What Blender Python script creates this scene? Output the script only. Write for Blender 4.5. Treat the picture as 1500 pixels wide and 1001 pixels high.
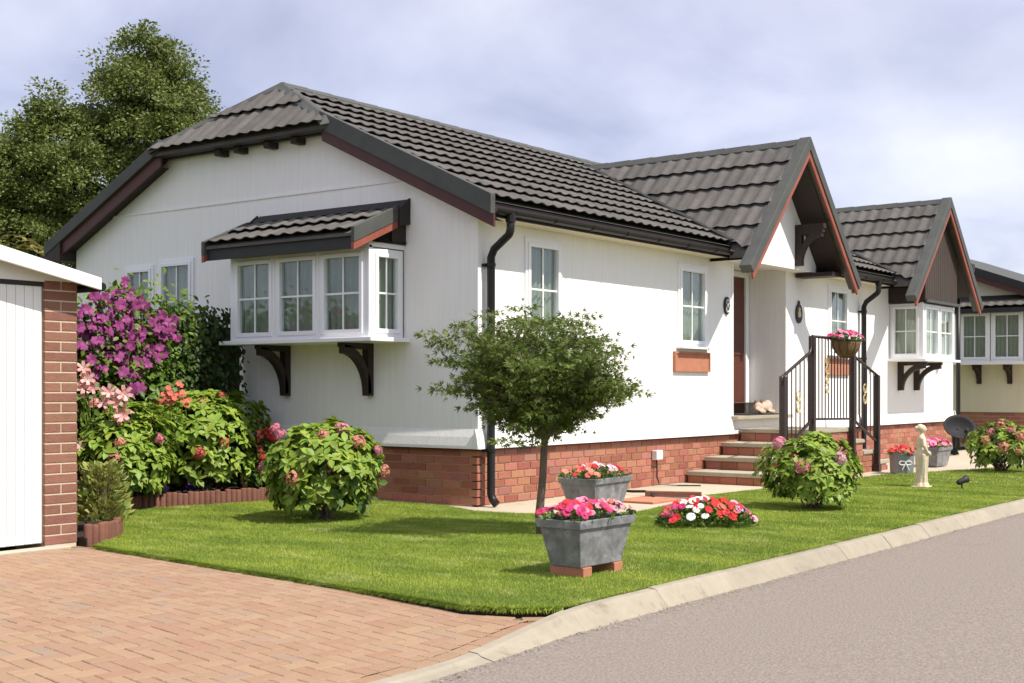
import bpy, bmesh, math, random
import numpy as np
from mathutils import Vector, Matrix
from mathutils.geometry import tessellate_polygon
from math import sin, cos, pi, radians, sqrt

random.seed(7)
RNG = np.random.default_rng(11)
for o in list(bpy.data.objects):
    bpy.data.objects.remove(o)
SC = bpy.context.scene
COL = SC.collection

# ------------------------------------------------------------------ camera
F_PX, CX, HZ = 1902.89, 750.0, 570.0            # focal length and horizon of the photograph in its pixels
YAW = radians(36.7315)
CAM = Vector((-10.431, -8.219, 1.2))
FW = Vector((cos(YAW), sin(YAW), 0)); RT = Vector((sin(YAW), -cos(YAW), 0)); UP = Vector((0, 0, 1))
cd = bpy.data.cameras.new('camera'); cam = bpy.data.objects.new('camera', cd); COL.objects.link(cam)
cam.location = CAM; cam.rotation_euler = (pi / 2, 0, YAW - pi / 2)
cd.sensor_width = 36; cd.lens = F_PX / 1500 * 36; cd.shift_y = (HZ - 500.5) / 1500
cd.clip_start = 0.1; cd.clip_end = 2000
SC.camera = cam

# ------------------------------------------------------------------ world and sun
SUN_EL = radians(54.5); SUN_TO = Vector((0.02, -1.0, 0)).normalized()      # horizontal direction towards the sun
W = bpy.data.worlds.new('World'); SC.world = W; W.use_nodes = True
nt = W.node_tree; nt.nodes.clear()
CLOUD_SEED = 11.9
def wn(t, **k):
    n = nt.nodes.new(t)
    for a, b in k.items(): setattr(n, a, b)
    return n
sky = wn('ShaderNodeTexSky', sky_type='NISHITA', sun_disc=False)
sky.sun_elevation = SUN_EL; sky.sun_rotation = math.atan2(SUN_TO.x, SUN_TO.y); sky.dust_density = 1.0
tc = wn('ShaderNodeTexCoord')
sep = wn('ShaderNodeSeparateXYZ'); nt.links.new(tc.outputs['Generated'], sep.inputs[0])
addz = wn('ShaderNodeMath', operation='ADD'); addz.inputs[1].default_value = 0.34
mx = wn('ShaderNodeMath', operation='MAXIMUM'); mx.inputs[1].default_value = 0.0
nt.links.new(sep.outputs[2], mx.inputs[0]); nt.links.new(mx.outputs[0], addz.inputs[0])
dv = []
for i in (0, 1):
    d = wn('ShaderNodeMath', operation='DIVIDE'); nt.links.new(sep.outputs[i], d.inputs[0]); nt.links.new(addz.outputs[0], d.inputs[1]); dv.append(d)
cmb = wn('ShaderNodeCombineXYZ'); cmb.inputs[2].default_value = CLOUD_SEED; nt.links.new(dv[0].outputs[0], cmb.inputs[0]); nt.links.new(dv[1].outputs[0], cmb.inputs[1])
n1 = wn('ShaderNodeTexNoise'); n1.inputs['Scale'].default_value = 1.1; n1.inputs['Detail'].default_value = 9; n1.inputs['Roughness'].default_value = 0.52; n1.inputs['Distortion'].default_value = 0.25
nt.links.new(cmb.outputs[0], n1.inputs['Vector'])
n2 = wn('ShaderNodeTexNoise'); n2.inputs['Scale'].default_value = 2.6; n2.inputs['Detail'].default_value = 7; n2.inputs['Roughness'].default_value = 0.5; n2.inputs['Distortion'].default_value = 0.4
nt.links.new(cmb.outputs[0], n2.inputs['Vector'])
r1 = wn('ShaderNodeValToRGB')                                               # cloud shade: lavender grey to white
e = r1.color_ramp.elements
e[0].position = 0.32; e[0].color = (2.6, 2.5, 2.9, 1); e[1].position = 0.72; e[1].color = (5.0, 4.85, 5.0, 1)
m_ = e.new(0.5); m_.color = (3.95, 3.8, 4.2, 1)
nt.links.new(n2.outputs[0], r1.inputs[0])
r2 = wn('ShaderNodeValToRGB'); e = r2.color_ramp.elements
e[0].position = 0.36; e[0].color = (0.66, 0.66, 0.68, 1); e[1].position = 0.6; e[1].color = (1, 1, 1, 1)
nt.links.new(n1.outputs[0], r2.inputs[0])
cm = wn('ShaderNodeMix', data_type='RGBA', blend_type='MULTIPLY'); cm.inputs['Factor'].default_value = 1.0
nt.links.new(r1.outputs[0], cm.inputs['A']); nt.links.new(r2.outputs[0], cm.inputs['B'])
mixs = wn('ShaderNodeMix', data_type='RGBA', blend_type='ADD'); mixs.inputs['Factor'].default_value = 1.0     # thin cloud lit in front of the blue sky
half = wn('ShaderNodeMix', data_type='RGBA', blend_type='MULTIPLY'); half.inputs['Factor'].default_value = 1.0; half.inputs['B'].default_value = (0.22, 0.26, 0.34, 1); nt.links.new(sky.outputs[0], half.inputs['A'])
nt.links.new(half.outputs['Result'], mixs.inputs['A']); nt.links.new(cm.outputs['Result'], mixs.inputs['B'])
bg = wn('ShaderNodeBackground'); bg.inputs['Strength'].default_value = 0.1
nt.links.new(mixs.outputs['Result'], bg.inputs['Color'])
wo = wn('ShaderNodeOutputWorld'); nt.links.new(bg.outputs[0], wo.inputs['Surface'])

sl = bpy.data.lights.new('sun', 'SUN'); sl.energy = 3.3; sl.angle = radians(0.6); sl.color = (1.0, 0.94, 0.85)
so = bpy.data.objects.new('sun', sl); COL.objects.link(so)
sdir = Vector((SUN_TO.x * cos(SUN_EL), SUN_TO.y * cos(SUN_EL), sin(SUN_EL)))
so.rotation_euler = sdir.to_track_quat('Z', 'Y').to_euler(); so.location = (0, -30, 40)
SC.view_settings.view_transform = 'Standard'; SC.view_settings.look = 'None'
SC.view_settings.exposure = 0.9; SC.view_settings.gamma = 1.0
SC.render.resolution_x = 1024; SC.render.resolution_y = 683

# ------------------------------------------------------------------ helpers
def ray(px, py): return FW + RT * ((px - CX) / F_PX) + UP * ((HZ - py) / F_PX)
def at(px, py, ax, v):
    """the point of the plane axis=v that the photograph shows at a pixel"""
    r = ray(px, py); t = (v - CAM[ax]) / r[ax]
    return CAM + r * t
def gnd(px, py, z=0.0): return at(px, py, 2, z)
def project(p):
    d = Vector(p) - CAM; z = d.dot(FW)
    return (CX + F_PX * d.dot(RT) / z, HZ - F_PX * d.z / z, z)

def mat(name, col, rough=0.7, col2=None, vscale=6.0, vamt=1.0, bump=0.0, bscale=60.0, stretch=(1, 1, 1), piece=0.0,
        spec=0.4, detail=5, dirt=None, dscale=1.2, dthr=0.6, metal=0.0, transl=0.0, hue=0.0, stops=None, shift=True):
    m = bpy.data.materials.new(name); m.use_nodes = True
    t = m.node_tree; ns = t.nodes; L = t.links; ns.clear()
    out = ns.new('ShaderNodeOutputMaterial'); b = ns.new('ShaderNodeBsdfPrincipled')
    b.inputs['Roughness'].default_value = rough; b.inputs['Specular IOR Level'].default_value = spec; b.inputs['Metallic'].default_value = metal
    tcn = ns.new('ShaderNodeTexCoord'); mp = ns.new('ShaderNodeMapping'); mp.inputs['Scale'].default_value = stretch
    L.new(tcn.outputs['Object'], mp.inputs[0])
    # pieces that share a mesh: shift the pattern by the object's random number
    oi = ns.new('ShaderNodeObjectInfo'); geo = ns.new('ShaderNodeNewGeometry')
    sm = ns.new('ShaderNodeMath'); sm.operation = 'ADD'; L.new(oi.outputs['Random'], sm.inputs[0]); L.new(geo.outputs['Random Per Island'], sm.inputs[1])
    fr = ns.new('ShaderNodeMath'); fr.operation = 'FRACT'; L.new(sm.outputs[0], fr.inputs[0])
    vec = mp.outputs[0]
    if piece and shift:
        sc = ns.new('ShaderNodeMath'); sc.operation = 'MULTIPLY'; sc.inputs[1].default_value = 37.0; L.new(fr.outputs[0], sc.inputs[0])
        va = ns.new('ShaderNodeVectorMath'); va.operation = 'ADD'; L.new(mp.outputs[0], va.inputs[0]); L.new(sc.outputs[0], va.inputs[1]); vec = va.outputs[0]
    no = ns.new('ShaderNodeTexNoise'); no.inputs['Scale'].default_value = vscale; no.inputs['Detail'].default_value = detail; no.inputs['Roughness'].default_value = 0.6
    L.new(vec, no.inputs['Vector'])
    c2 = col2 or tuple(c * 0.72 for c in col)
    rp = ns.new('ShaderNodeValToRGB'); e = rp.color_ramp.elements
    e[0].position = 0.5 - 0.22 * vamt; e[1].position = 0.5 + 0.22 * vamt
    e[0].color = (*c2, 1); e[1].color = (*col, 1); L.new(no.outputs[0], rp.inputs[0])
    cur = rp.outputs[0]
    if stops:                                               # one colour of its own for each piece or island
        rs = ns.new('ShaderNodeValToRGB'); es = rs.color_ramp.elements
        es[0].position = stops[0][0]; es[0].color = (*stops[0][1], 1); es[1].position = stops[-1][0]; es[1].color = (*stops[-1][1], 1)
        for p_, c_ in stops[1:-1]: q = es.new(p_); q.color = (*c_, 1)
        L.new(fr.outputs[0], rs.inputs[0])
        mm = ns.new('ShaderNodeMix'); mm.data_type = 'RGBA'; mm.inputs['Factor'].default_value = 0.62
        L.new(cur, mm.inputs['A']); L.new(rs.outputs[0], mm.inputs['B']); cur = mm.outputs['Result']
    if piece or hue:
        hs = ns.new('ShaderNodeHueSaturation')
        mr = ns.new('ShaderNodeMapRange'); mr.inputs['To Min'].default_value = 1 - piece; mr.inputs['To Max'].default_value = 1 + piece
        L.new(fr.outputs[0], mr.inputs[0]); L.new(mr.outputs[0], hs.inputs['Value'])
        if hue:
            f2 = ns.new('ShaderNodeMath'); f2.operation = 'MULTIPLY'; f2.inputs[1].default_value = 7.31; L.new(fr.outputs[0], f2.inputs[0])
            f3 = ns.new('ShaderNodeMath'); f3.operation = 'FRACT'; L.new(f2.outputs[0], f3.inputs[0])
            mh = ns.new('ShaderNodeMapRange'); mh.inputs['To Min'].default_value = 0.5 - hue; mh.inputs['To Max'].default_value = 0.5 + hue
            L.new(f3.outputs[0], mh.inputs[0]); L.new(mh.outputs[0], hs.inputs['Hue'])
        L.new(cur, hs.inputs['Color']); cur = hs.outputs[0]
    if dirt:
        nd = ns.new('ShaderNodeTexNoise'); nd.inputs['Scale'].default_value = dscale; nd.inputs['Detail'].default_value = 7; nd.inputs['Roughness'].default_value = 0.65
        L.new(vec, nd.inputs['Vector'])
        rd = ns.new('ShaderNodeValToRGB'); ed = rd.color_ramp.elements; ed[0].position = dthr; ed[0].color = (0, 0, 0, 1); ed[1].position = dthr + 0.16; ed[1].color = (1, 1, 1, 1)
        L.new(nd.outputs[0], rd.inputs[0])
        md = ns.new('ShaderNodeMix'); md.data_type = 'RGBA'; L.new(rd.outputs[0], md.inputs['Factor']); L.new(cur, md.inputs['A']); md.inputs['B'].default_value = (*dirt, 1); cur = md.outputs['Result']
    L.new(cur, b.inputs['Base Color'])
    if bump:
        nb = ns.new('ShaderNodeTexNoise'); nb.inputs['Scale'].default_value = bscale; nb.inputs['Detail'].default_value = 4; L.new(vec, nb.inputs['Vector'])
        bp = ns.new('ShaderNodeBump'); bp.inputs['Strength'].default_value = bump; bp.inputs['Distance'].default_value = 0.01
        L.new(nb.outputs[0], bp.inputs['Height']); L.new(bp.outputs[0], b.inputs['Normal'])
    if transl:
        tr = ns.new('ShaderNodeBsdfTranslucent'); L.new(cur, tr.inputs['Color'])
        ms = ns.new('ShaderNodeMixShader'); ms.inputs[0].default_value = transl
        L.new(b.outputs[0], ms.inputs[1]); L.new(tr.outputs[0], ms.inputs[2]); L.new(ms.outputs[0], out.inputs['Surface'])
    else:
        L.new(b.outputs[0], out.inputs['Surface'])
    return m

def glass_mat(name, tint=(0.9, 0.95, 0.93), refl=1.45):
    m = bpy.data.materials.new(name); m.use_nodes = True
    t = m.node_tree; ns = t.nodes; L = t.links; ns.clear()
    out = ns.new('ShaderNodeOutputMaterial'); tr = ns.new('ShaderNodeBsdfTransparent'); tr.inputs[0].default_value = (*tint, 1)
    gl = ns.new('ShaderNodeBsdfGlossy'); gl.inputs['Roughness'].default_value = 0.02; gl.inputs['Color'].default_value = (0.95, 0.97, 1, 1)
    lw = ns.new('ShaderNodeLayerWeight'); lw.inputs['Blend'].default_value = 0.5
    pw = ns.new('ShaderNodeMath'); pw.operation = 'POWER'; pw.inputs[1].default_value = 4.0; L.new(lw.outputs['Facing'], pw.inputs[0])
    fr = ns.new('ShaderNodeMath'); fr.operation = 'MULTIPLY_ADD'; fr.inputs[1].default_value = 0.8; fr.inputs[2].default_value = 0.05; L.new(pw.outputs[0], fr.inputs[0])
    no = ns.new('ShaderNodeTexNoise'); no.inputs['Scale'].default_value = 1.6
    tcn = ns.new('ShaderNodeTexCoord'); L.new(tcn.outputs['Object'], no.inputs['Vector'])
    bp = ns.new('ShaderNodeBump'); bp.inputs['Strength'].default_value = 0.06; bp.inputs['Distance'].default_value = 0.05
    L.new(no.outputs[0], bp.inputs['Height']); L.new(bp.outputs[0], gl.inputs['Normal'])
    ms = ns.new('ShaderNodeMixShader'); L.new(fr.outputs[0], ms.inputs[0]); L.new(tr.outputs[0], ms.inputs[1]); L.new(gl.outputs[0], ms.inputs[2])
    L.new(ms.outputs[0], out.inputs['Surface'])
    return m

def tag(o, label=None, cat=None, group=None, kind=None):
    if label: o['label'] = label
    if cat: o['category'] = cat
    if group: o['group'] = group
    if kind: o['kind'] = kind
    return o
OFF = {}
def off(o): return OFF.get(o.name, Vector((0, 0, 0))) if o else Vector((0, 0, 0))
def thing(name, label, cat, loc=(0, 0, 0), group=None):
    o = bpy.data.objects.new(name, None); COL.objects.link(o); o.location = loc; o.empty_display_size = 0.1
    OFF[o.name] = Vector(loc)
    return tag(o, label, cat, group)
def link(name, me, parent=None, offset=None):
    o = bpy.data.objects.new(name, me); COL.objects.link(o)
    if parent:
        o.parent = parent; OFF[o.name] = off(parent)
    return o

class MB:
    """collects faces in world coordinates; build() makes them ONE mesh object"""
    def __init__(s): s.v = []; s.f = []
    def add(s, vs, fs):
        n = len(s.v); s.v += [tuple(p) for p in vs]; s.f += [tuple(i + n for i in f) for f in fs]; return s
    def box(s, a, b):
        x0, x1 = sorted((a[0], b[0])); y0, y1 = sorted((a[1], b[1])); z0, z1 = sorted((a[2], b[2]))
        return s.add([(x0, y0, z0), (x1, y0, z0), (x1, y1, z0), (x0, y1, z0), (x0, y0, z1), (x1, y0, z1), (x1, y1, z1), (x0, y1, z1)],
                     [(0, 3, 2, 1), (4, 5, 6, 7), (0, 1, 5, 4), (1, 2, 6, 5), (2, 3, 7, 6), (3, 0, 4, 7)])
    def prism(s, poly, d):
        """a flat polygon (3-D points) pushed out by the vector d"""
        d = Vector(d); n = len(poly); p = [Vector(q) for q in poly]
        vs = p + [q + d for q in p]
        fs = [tuple(range(n - 1, -1, -1)), tuple(range(n, 2 * n))] + [(i, (i + 1) % n, n + (i + 1) % n, n + i) for i in range(n)]
        return s.add(vs, fs)
    def beam(s, a, b, w, h, up=(0, 0, 1)):
        a = Vector(a); b = Vector(b); d = (b - a).normalized(); u = Vector(up)
        r = d.cross(u).normalized(); u = r.cross(d).normalized()
        c = [a - r * w / 2 - u * h / 2, a + r * w / 2 - u * h / 2, a + r * w / 2 + u * h / 2, a - r * w / 2 + u * h / 2]
        return s.prism(c, b - a)
    def tube(s, pts, rad, seg=8, caps=True):
        pts = [Vector(p) for p in pts]; n = len(pts)
        rads = rad if isinstance(rad, (list, tuple)) else [rad] * n
        vs = []; fs = []; prev = None
        for i, p in enumerate(pts):
            d = (pts[min(i + 1, n - 1)] - pts[max(i - 1, 0)]).normalized()
            if prev is None:
                u = d.orthogonal().normalized()
            else:
                u = (prev - d * prev.dot(d)); u = u.normalized() if u.length > 1e-6 else d.orthogonal().normalized()
            prev = u; w = d.cross(u)
            for k in range(seg):
                a = 2 * pi * k / seg; vs.append(p + (u * cos(a) + w * sin(a)) * rads[i])
        for i in range(n - 1):
            for k in range(seg):
                k2 = (k + 1) % seg; fs.append((i * seg + k, i * seg + k2, (i + 1) * seg + k2, (i + 1) * seg + k))
        if caps: fs += [tuple(range(seg - 1, -1, -1)), tuple((n - 1) * seg + k for k in range(seg))]
        return s.add(vs, fs)
    def lathe(s, c, prof, seg=20, sx=1, sy=1):
        c = Vector(c); vs = []; fs = []; n = len(prof)
        for r, z in prof:
            for k in range(seg):
                a = 2 * pi * k / seg; vs.append(c + Vector((r * sx * cos(a), r * sy * sin(a), z)))
        for i in range(n - 1):
            for k in range(seg):
                k2 = (k + 1) % seg; fs.append((i * seg + k, i * seg + k2, (i + 1) * seg + k2, (i + 1) * seg + k))
        return s.add(vs, fs)
    def tri(s, outer, holes=()):
        """flat polygon with holes (3-D points)"""
        loops = [[Vector(p) for p in outer]] + [[Vector(p) for p in h] for h in holes]
        flat = [p for l in loops for p in l]
        return s.add(flat, [tuple(t) for t in tessellate_polygon(loops)])
    def build(s, name, m, parent=None, smooth=False, bevel=0.0, kind=None, label=None):
        of = off(parent); me = bpy.data.meshes.new(name)
        me.from_pydata([(p[0] - of.x, p[1] - of.y, p[2] - of.z) for p in s.v], [], s.f)
        if m is not None: me.materials.append(m)
        bm = bmesh.new(); bm.from_mesh(me); bmesh.ops.recalc_face_normals(bm, faces=bm.faces); bm.to_mesh(me); bm.free()
        if smooth: me.shade_smooth()
        o = link(name, me, parent)
        if bevel:
            bv = o.modifiers.new('bevel', 'BEVEL'); bv.width = bevel; bv.segments = 2; bv.limit_method = 'ANGLE'; bv.angle_limit = radians(40)
        if kind: o['kind'] = kind
        if label: o['label'] = label
        return o

def np_mesh(name, V, F, m):
    """mesh from arrays: V (n,3), F (k,3) or (k,4)"""
    me = bpy.data.meshes.new(name); V = np.asarray(V, dtype=np.float32); F = np.asarray(F, dtype=np.int32)
    k = F.shape[1]; me.vertices.add(len(V)); me.vertices.foreach_set('co', V.ravel())
    me.loops.add(F.size); me.loops.foreach_set('vertex_index', F.ravel())
    me.polygons.add(len(F)); me.polygons.foreach_set('loop_start', np.arange(0, F.size, k, dtype=np.int32))
    me.polygons.foreach_set('loop_total', np.full(len(F), k, dtype=np.int32))
    me.update(calc_edges=True); me.validate()
    if m is not None: me.materials.append(m)
    return me

def in_frame(p):
    x, y, z = project(p)
    return z > 0.5 and -30 < x < 1530 and -30 < y < 1030

def pieces(items, name, parent, limit, stuff_name, m, hidden=lambda p: False):
    """items: (matrix, mesh). The ones that show largest become objects under parent, the rest one joined part."""
    of = Matrix.Translation(-off(parent))
    sc = []
    for i, (mx_, me) in enumerate(items):
        p = mx_.translation; z = (p - CAM).dot(FW)
        ok = in_frame(p) and not hidden(p)
        sc.append((0 if ok else 1, z, i))
    sc.sort()
    for r, (bad, z, i) in enumerate(sc):
        if r >= limit or bad: break
        o = link(name, items[i][1], parent); o.matrix_basis = of @ items[i][0]
    else:
        r = len(sc)
    rest = [i for _, _, i in sc[r:]]
    if rest:
        V = []; Fs = []; n = 0; cache = {}
        for i in rest:
            mx_, me = items[i]
            if me.name not in cache:
                cache[me.name] = (np.array([v.co[:] for v in me.vertices]), [tuple(p.vertices) for p in me.polygons])
            vs, fs = cache[me.name]
            A = np.array(of @ mx_); V.append(vs @ A[:3, :3].T + A[:3, 3]); Fs += [tuple(q + n for q in f) for f in fs]; n += len(vs)
        me = bpy.data.meshes.new(stuff_name); me.from_pydata(np.concatenate(V).tolist(), [], Fs); me.materials.append(m)
        o = link(stuff_name, me, parent); o['kind'] = 'stuff'

def mesh_of(name, mb, m, smooth=False):
    me = bpy.data.meshes.new(name); me.from_pydata([tuple(p) for p in mb.v], [], mb.f); me.materials.append(m)
    bm = bmesh.new(); bm.from_mesh(me); bmesh.ops.recalc_face_normals(bm, faces=bm.faces); bm.to_mesh(me); bm.free()
    if smooth: me.shade_smooth()
    return me
def bevel_box_mesh(name, l, w, h, b, m):
    """box of l x w x h standing on z=0 with chamfered top edges"""
    mb = MB(); x, y = l / 2, w / 2
    mb.add([(-x, -y, 0), (x, -y, 0), (x, y, 0), (-x, y, 0), (-x, -y, h - b), (x, -y, h - b), (x, y, h - b), (-x, y, h - b),
            (-x + b, -y + b, h), (x - b, -y + b, h), (x - b, y - b, h), (-x + b, y - b, h)],
           [(0, 1, 5, 4), (1, 2, 6, 5), (2, 3, 7, 6), (3, 0, 4, 7), (4, 5, 9, 8), (5, 6, 10, 9), (6, 7, 11, 10), (7, 4, 8, 11), (8, 9, 10, 11)])
    return mesh_of(name, mb, m)
def frame_mx(o, x, y, z):
    m = Matrix.Identity(4)
    for i, a in enumerate((x, y, z)):
        a = Vector(a)
        for r in range(3): m[r][i] = a[r]
    m.translation = Vector(o); return m

# ------------------------------------------------------------------ materials
M = {}
M['wall'] = mat('white_textured_board', (0.9, 0.885, 0.85), 0.6, (0.83, 0.81, 0.77), vscale=7.0, bump=0.4, bscale=34, stretch=(3.2, 3.2, 0.16), detail=8, dirt=(0.7, 0.68, 0.62), dscale=6.0, dthr=0.63)
M['cream'] = mat('cream_painted_board', (0.72, 0.66, 0.5), 0.6, (0.66, 0.6, 0.45), vscale=2.0, bump=0.3, bscale=26, stretch=(3, 3, 0.15))
M['upvc'] = mat('white_upvc', (0.86, 0.86, 0.86), 0.3, (0.82, 0.82, 0.82), vscale=3, spec=0.5)
M['white_paint'] = mat('white_gloss_paint', (0.85, 0.85, 0.83), 0.4, (0.79, 0.79, 0.76), vscale=3)
M['brick'] = mat('red_brick', (0.38, 0.155, 0.095), 0.85, (0.29, 0.105, 0.065), vscale=14, piece=0.14, hue=0.012, bump=0.5, bscale=70,
                 stops=[(0, (0.30, 0.10, 0.06)), (0.35, (0.38, 0.14, 0.085)), (0.7, (0.42, 0.18, 0.11)), (0.9, (0.35, 0.15, 0.12)), (1, (0.2, 0.10, 0.085))], dirt=(0.45, 0.36, 0.28), dscale=9, dthr=0.66)
M['mortar'] = mat('pale_mortar', (0.58, 0.44, 0.31), 0.95, (0.48, 0.36, 0.25), vscale=20, bump=0.4, bscale=120)
M['garage_brick'] = mat('brown_brick', (0.27, 0.125, 0.085), 0.85, (0.21, 0.095, 0.063), vscale=14, piece=0.1, hue=0.008, bump=0.5, bscale=70)
M['garage_mortar'] = mat('cream_mortar', (0.62, 0.53, 0.38), 0.95, (0.52, 0.44, 0.31), vscale=30, bump=0.3, bscale=140)
M['tile'] = mat('grey_brown_granule_tile', (0.132, 0.121, 0.11), 0.88, (0.09, 0.083, 0.076), vscale=5, piece=0.16, bump=0.6, bscale=160, spec=0.3, dirt=(0.19, 0.18, 0.155), dscale=6, dthr=0.62)
M['cap'] = mat('dark_grey_verge_cap', (0.085, 0.088, 0.08), 0.7, (0.06, 0.062, 0.057), vscale=4, bump=0.3, bscale=120, dirt=(0.13, 0.12, 0.09), dscale=3, dthr=0.66)
M['flash'] = mat('black_flashing', (0.028, 0.028, 0.026), 0.6, (0.02, 0.02, 0.019), vscale=5)
M['maroon'] = mat('maroon_barge_paint', (0.085, 0.025, 0.02), 0.5, (0.065, 0.018, 0.015), vscale=5, stretch=(1, 1, 1))
M['redbrown'] = mat('red_brown_barge_paint', (0.3, 0.085, 0.055), 0.55, (0.24, 0.065, 0.04), vscale=6)
M['darkwood'] = mat('dark_brown_timber', (0.035, 0.022, 0.018), 0.6, (0.022, 0.014, 0.012), vscale=5, stretch=(6, 6, 0.6))
M['brownboard'] = mat('brown_board', (0.062, 0.043, 0.032), 0.65, (0.04, 0.028, 0.021), vscale=3, stretch=(9, 9, 0.3), bump=0.3, bscale=14)
M['black_pvc'] = mat('black_pvc', (0.014, 0.014, 0.014), 0.4, (0.01, 0.01, 0.01), vscale=4, spec=0.3)
M['iron'] = mat('dark_brown_painted_iron', (0.03, 0.016, 0.013), 0.4, (0.02, 0.011, 0.009), vscale=10, spec=0.5)
M['gold'] = mat('pale_gold_paint', (0.62, 0.5, 0.25), 0.4, (0.5, 0.38, 0.18), vscale=30)
M['door'] = mat('mahogany_door', (0.12, 0.032, 0.018), 0.4, (0.085, 0.022, 0.012), vscale=4, stretch=(8, 8, 0.5))
M['concrete'] = mat('pale_concrete', (0.5, 0.43, 0.32), 0.9, (0.42, 0.36, 0.27), vscale=5, bump=0.4, bscale=90, dirt=(0.32, 0.27, 0.2), dscale=2.5, dthr=0.6)
M['slab'] = mat('step_slab', (0.42, 0.37, 0.28), 0.9, (0.34, 0.3, 0.22), vscale=8, bump=0.5, bscale=80, dirt=(0.24, 0.21, 0.15), dscale=4, dthr=0.58)
M['kerb'] = mat('cream_kerb_stone', (0.36, 0.32, 0.245), 0.92, (0.3, 0.262, 0.2), vscale=9, piece=0.08, bump=0.5, bscale=160, spec=0.2, dirt=(0.21, 0.18, 0.13), dscale=4.5, dthr=0.57)
M['terracotta'] = mat('terracotta', (0.47, 0.2, 0.115), 0.8, (0.38, 0.15, 0.085), vscale=8, bump=0.2, bscale=60)
M['log'] = mat('brown_log_edging', (0.2, 0.085, 0.055), 0.85, (0.14, 0.06, 0.04), vscale=8, piece=0.15, bump=0.3, bscale=50)
M['lead'] = mat('grey_weathered_planter', (0.24, 0.24, 0.245), 0.55, (0.14, 0.14, 0.145), vscale=9, vamt=0.6, bump=0.4, bscale=30, dirt=(0.36, 0.36, 0.37), dscale=7, dthr=0.55)
M['zinc'] = mat('galvanised_zinc', (0.3, 0.31, 0.32), 0.45, (0.2, 0.21, 0.22), vscale=9, metal=0.3)
M['soil'] = mat('dark_soil', (0.035, 0.024, 0.016), 1.0, (0.02, 0.014, 0.01), vscale=20, bump=1.0, bscale=60)
M['stone'] = mat('cream_cast_stone', (0.68, 0.59, 0.42), 0.8, (0.56, 0.47, 0.32), vscale=14, bump=0.3, bscale=90)
M['coir'] = mat('coir_basket', (0.24, 0.14, 0.06), 0.95, (0.13, 0.075, 0.03), vscale=8, stretch=(8, 8, 1.5), bump=1.0, bscale=40)
M['curtain'] = mat('pale_net_curtain', (0.42, 0.43, 0.33), 0.9, (0.34, 0.35, 0.26), vscale=5, transl=0.25)
M['lightcurtain'] = mat('cream_curtain', (0.7, 0.68, 0.55), 0.9, (0.6, 0.58, 0.46), vscale=5, transl=0.2)
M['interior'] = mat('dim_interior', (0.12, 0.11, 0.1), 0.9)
M['glass'] = glass_mat('window_glass')
M['asphalt'] = mat('worn_pinkish_asphalt', (0.30, 0.255, 0.215), 0.92, (0.18, 0.152, 0.13), vscale=62, vamt=1.1, detail=2, bump=0.9, bscale=75, spec=0.2, dirt=(0.2, 0.165, 0.135), dscale=0.8, dthr=0.6)
M['paver'] = mat('buff_red_paver', (0.35, 0.225, 0.145), 0.88, (0.28, 0.175, 0.11), vscale=22, piece=0.07, hue=0.006, bump=0.6, bscale=120, spec=0.2, dirt=(0.24, 0.17, 0.11), dscale=14, dthr=0.62,
                 stops=[(0, (0.36, 0.215, 0.135)), (0.4, (0.33, 0.215, 0.14)), (0.8, (0.355, 0.235, 0.15)), (0.93, (0.31, 0.215, 0.15)), (1, (0.25, 0.2, 0.155))])
M['joint'] = mat('sandy_joint', (0.23, 0.165, 0.10), 1.0, (0.14, 0.11, 0.06), vscale=4, bump=0.4, bscale=90)
M['turf'] = mat('turf', (0.13, 0.16, 0.022), 0.95, (0.08, 0.11, 0.015), vscale=1.6, bump=1.0, bscale=80)
M['grass'] = mat('grass_blade', (0.37, 0.45, 0.06), 0.6, (0.2, 0.29, 0.035), vscale=1.5, vamt=0.55, shift=False, piece=0.22, hue=0.015, transl=0.3, spec=0.35, dirt=(0.5, 0.52, 0.22), dscale=3.0, dthr=0.56, stretch=(1.5, 0.62, 1.0))
M['bark'] = mat('grey_brown_bark', (0.2, 0.145, 0.1), 0.9, (0.11, 0.078, 0.055), vscale=12, stretch=(2, 2, 0.5), bump=0.8, bscale=40)
def leafm(name, a, b, hue=0.018, tr=0.3, rough=0.5): return mat(name, a, rough, b, vscale=3.0, piece=0.22, hue=hue, transl=tr, spec=0.4)
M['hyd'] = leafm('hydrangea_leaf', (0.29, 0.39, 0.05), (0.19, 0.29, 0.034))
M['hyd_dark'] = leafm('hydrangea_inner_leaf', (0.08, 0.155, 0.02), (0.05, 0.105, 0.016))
M['maple'] = leafm('maple_leaf', (0.16, 0.21, 0.038), (0.09, 0.13, 0.025), hue=0.02)
M['oak'] = leafm('oak_leaf', (0.185, 0.225, 0.05), (0.11, 0.14, 0.034), hue=0.02)
M['ivy'] = leafm('ivy_leaf', (0.045, 0.08, 0.014), (0.026, 0.052, 0.01), tr=0.15)
M['clem_leaf'] = leafm('clematis_leaf', (0.16, 0.24, 0.03), (0.08, 0.15, 0.02))
M['varieg'] = leafm('variegated_leaf', (0.46, 0.46, 0.14), (0.2, 0.25, 0.05), hue=0.03)
M['yellow_shrub'] = leafm('yellowish_leaf', (0.27, 0.23, 0.07), (0.15, 0.15, 0.04))
M['petleaf'] = leafm('petunia_leaf', (0.12, 0.22, 0.035), (0.07, 0.13, 0.022))
def petal(name, a, b=None, tr=0.2): return mat(name, a, 0.6, b or tuple(c * 0.75 for c in a), vscale=20, piece=0.12, hue=0.01, transl=tr, spec=0.2)
M['p_pink'] = petal('pink_petal', (0.72, 0.22, 0.3)); M['p_red'] = petal('red_petal', (0.62, 0.03, 0.03)); M['p_magenta'] = petal('magenta_petal', (0.6, 0.05, 0.17))
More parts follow.
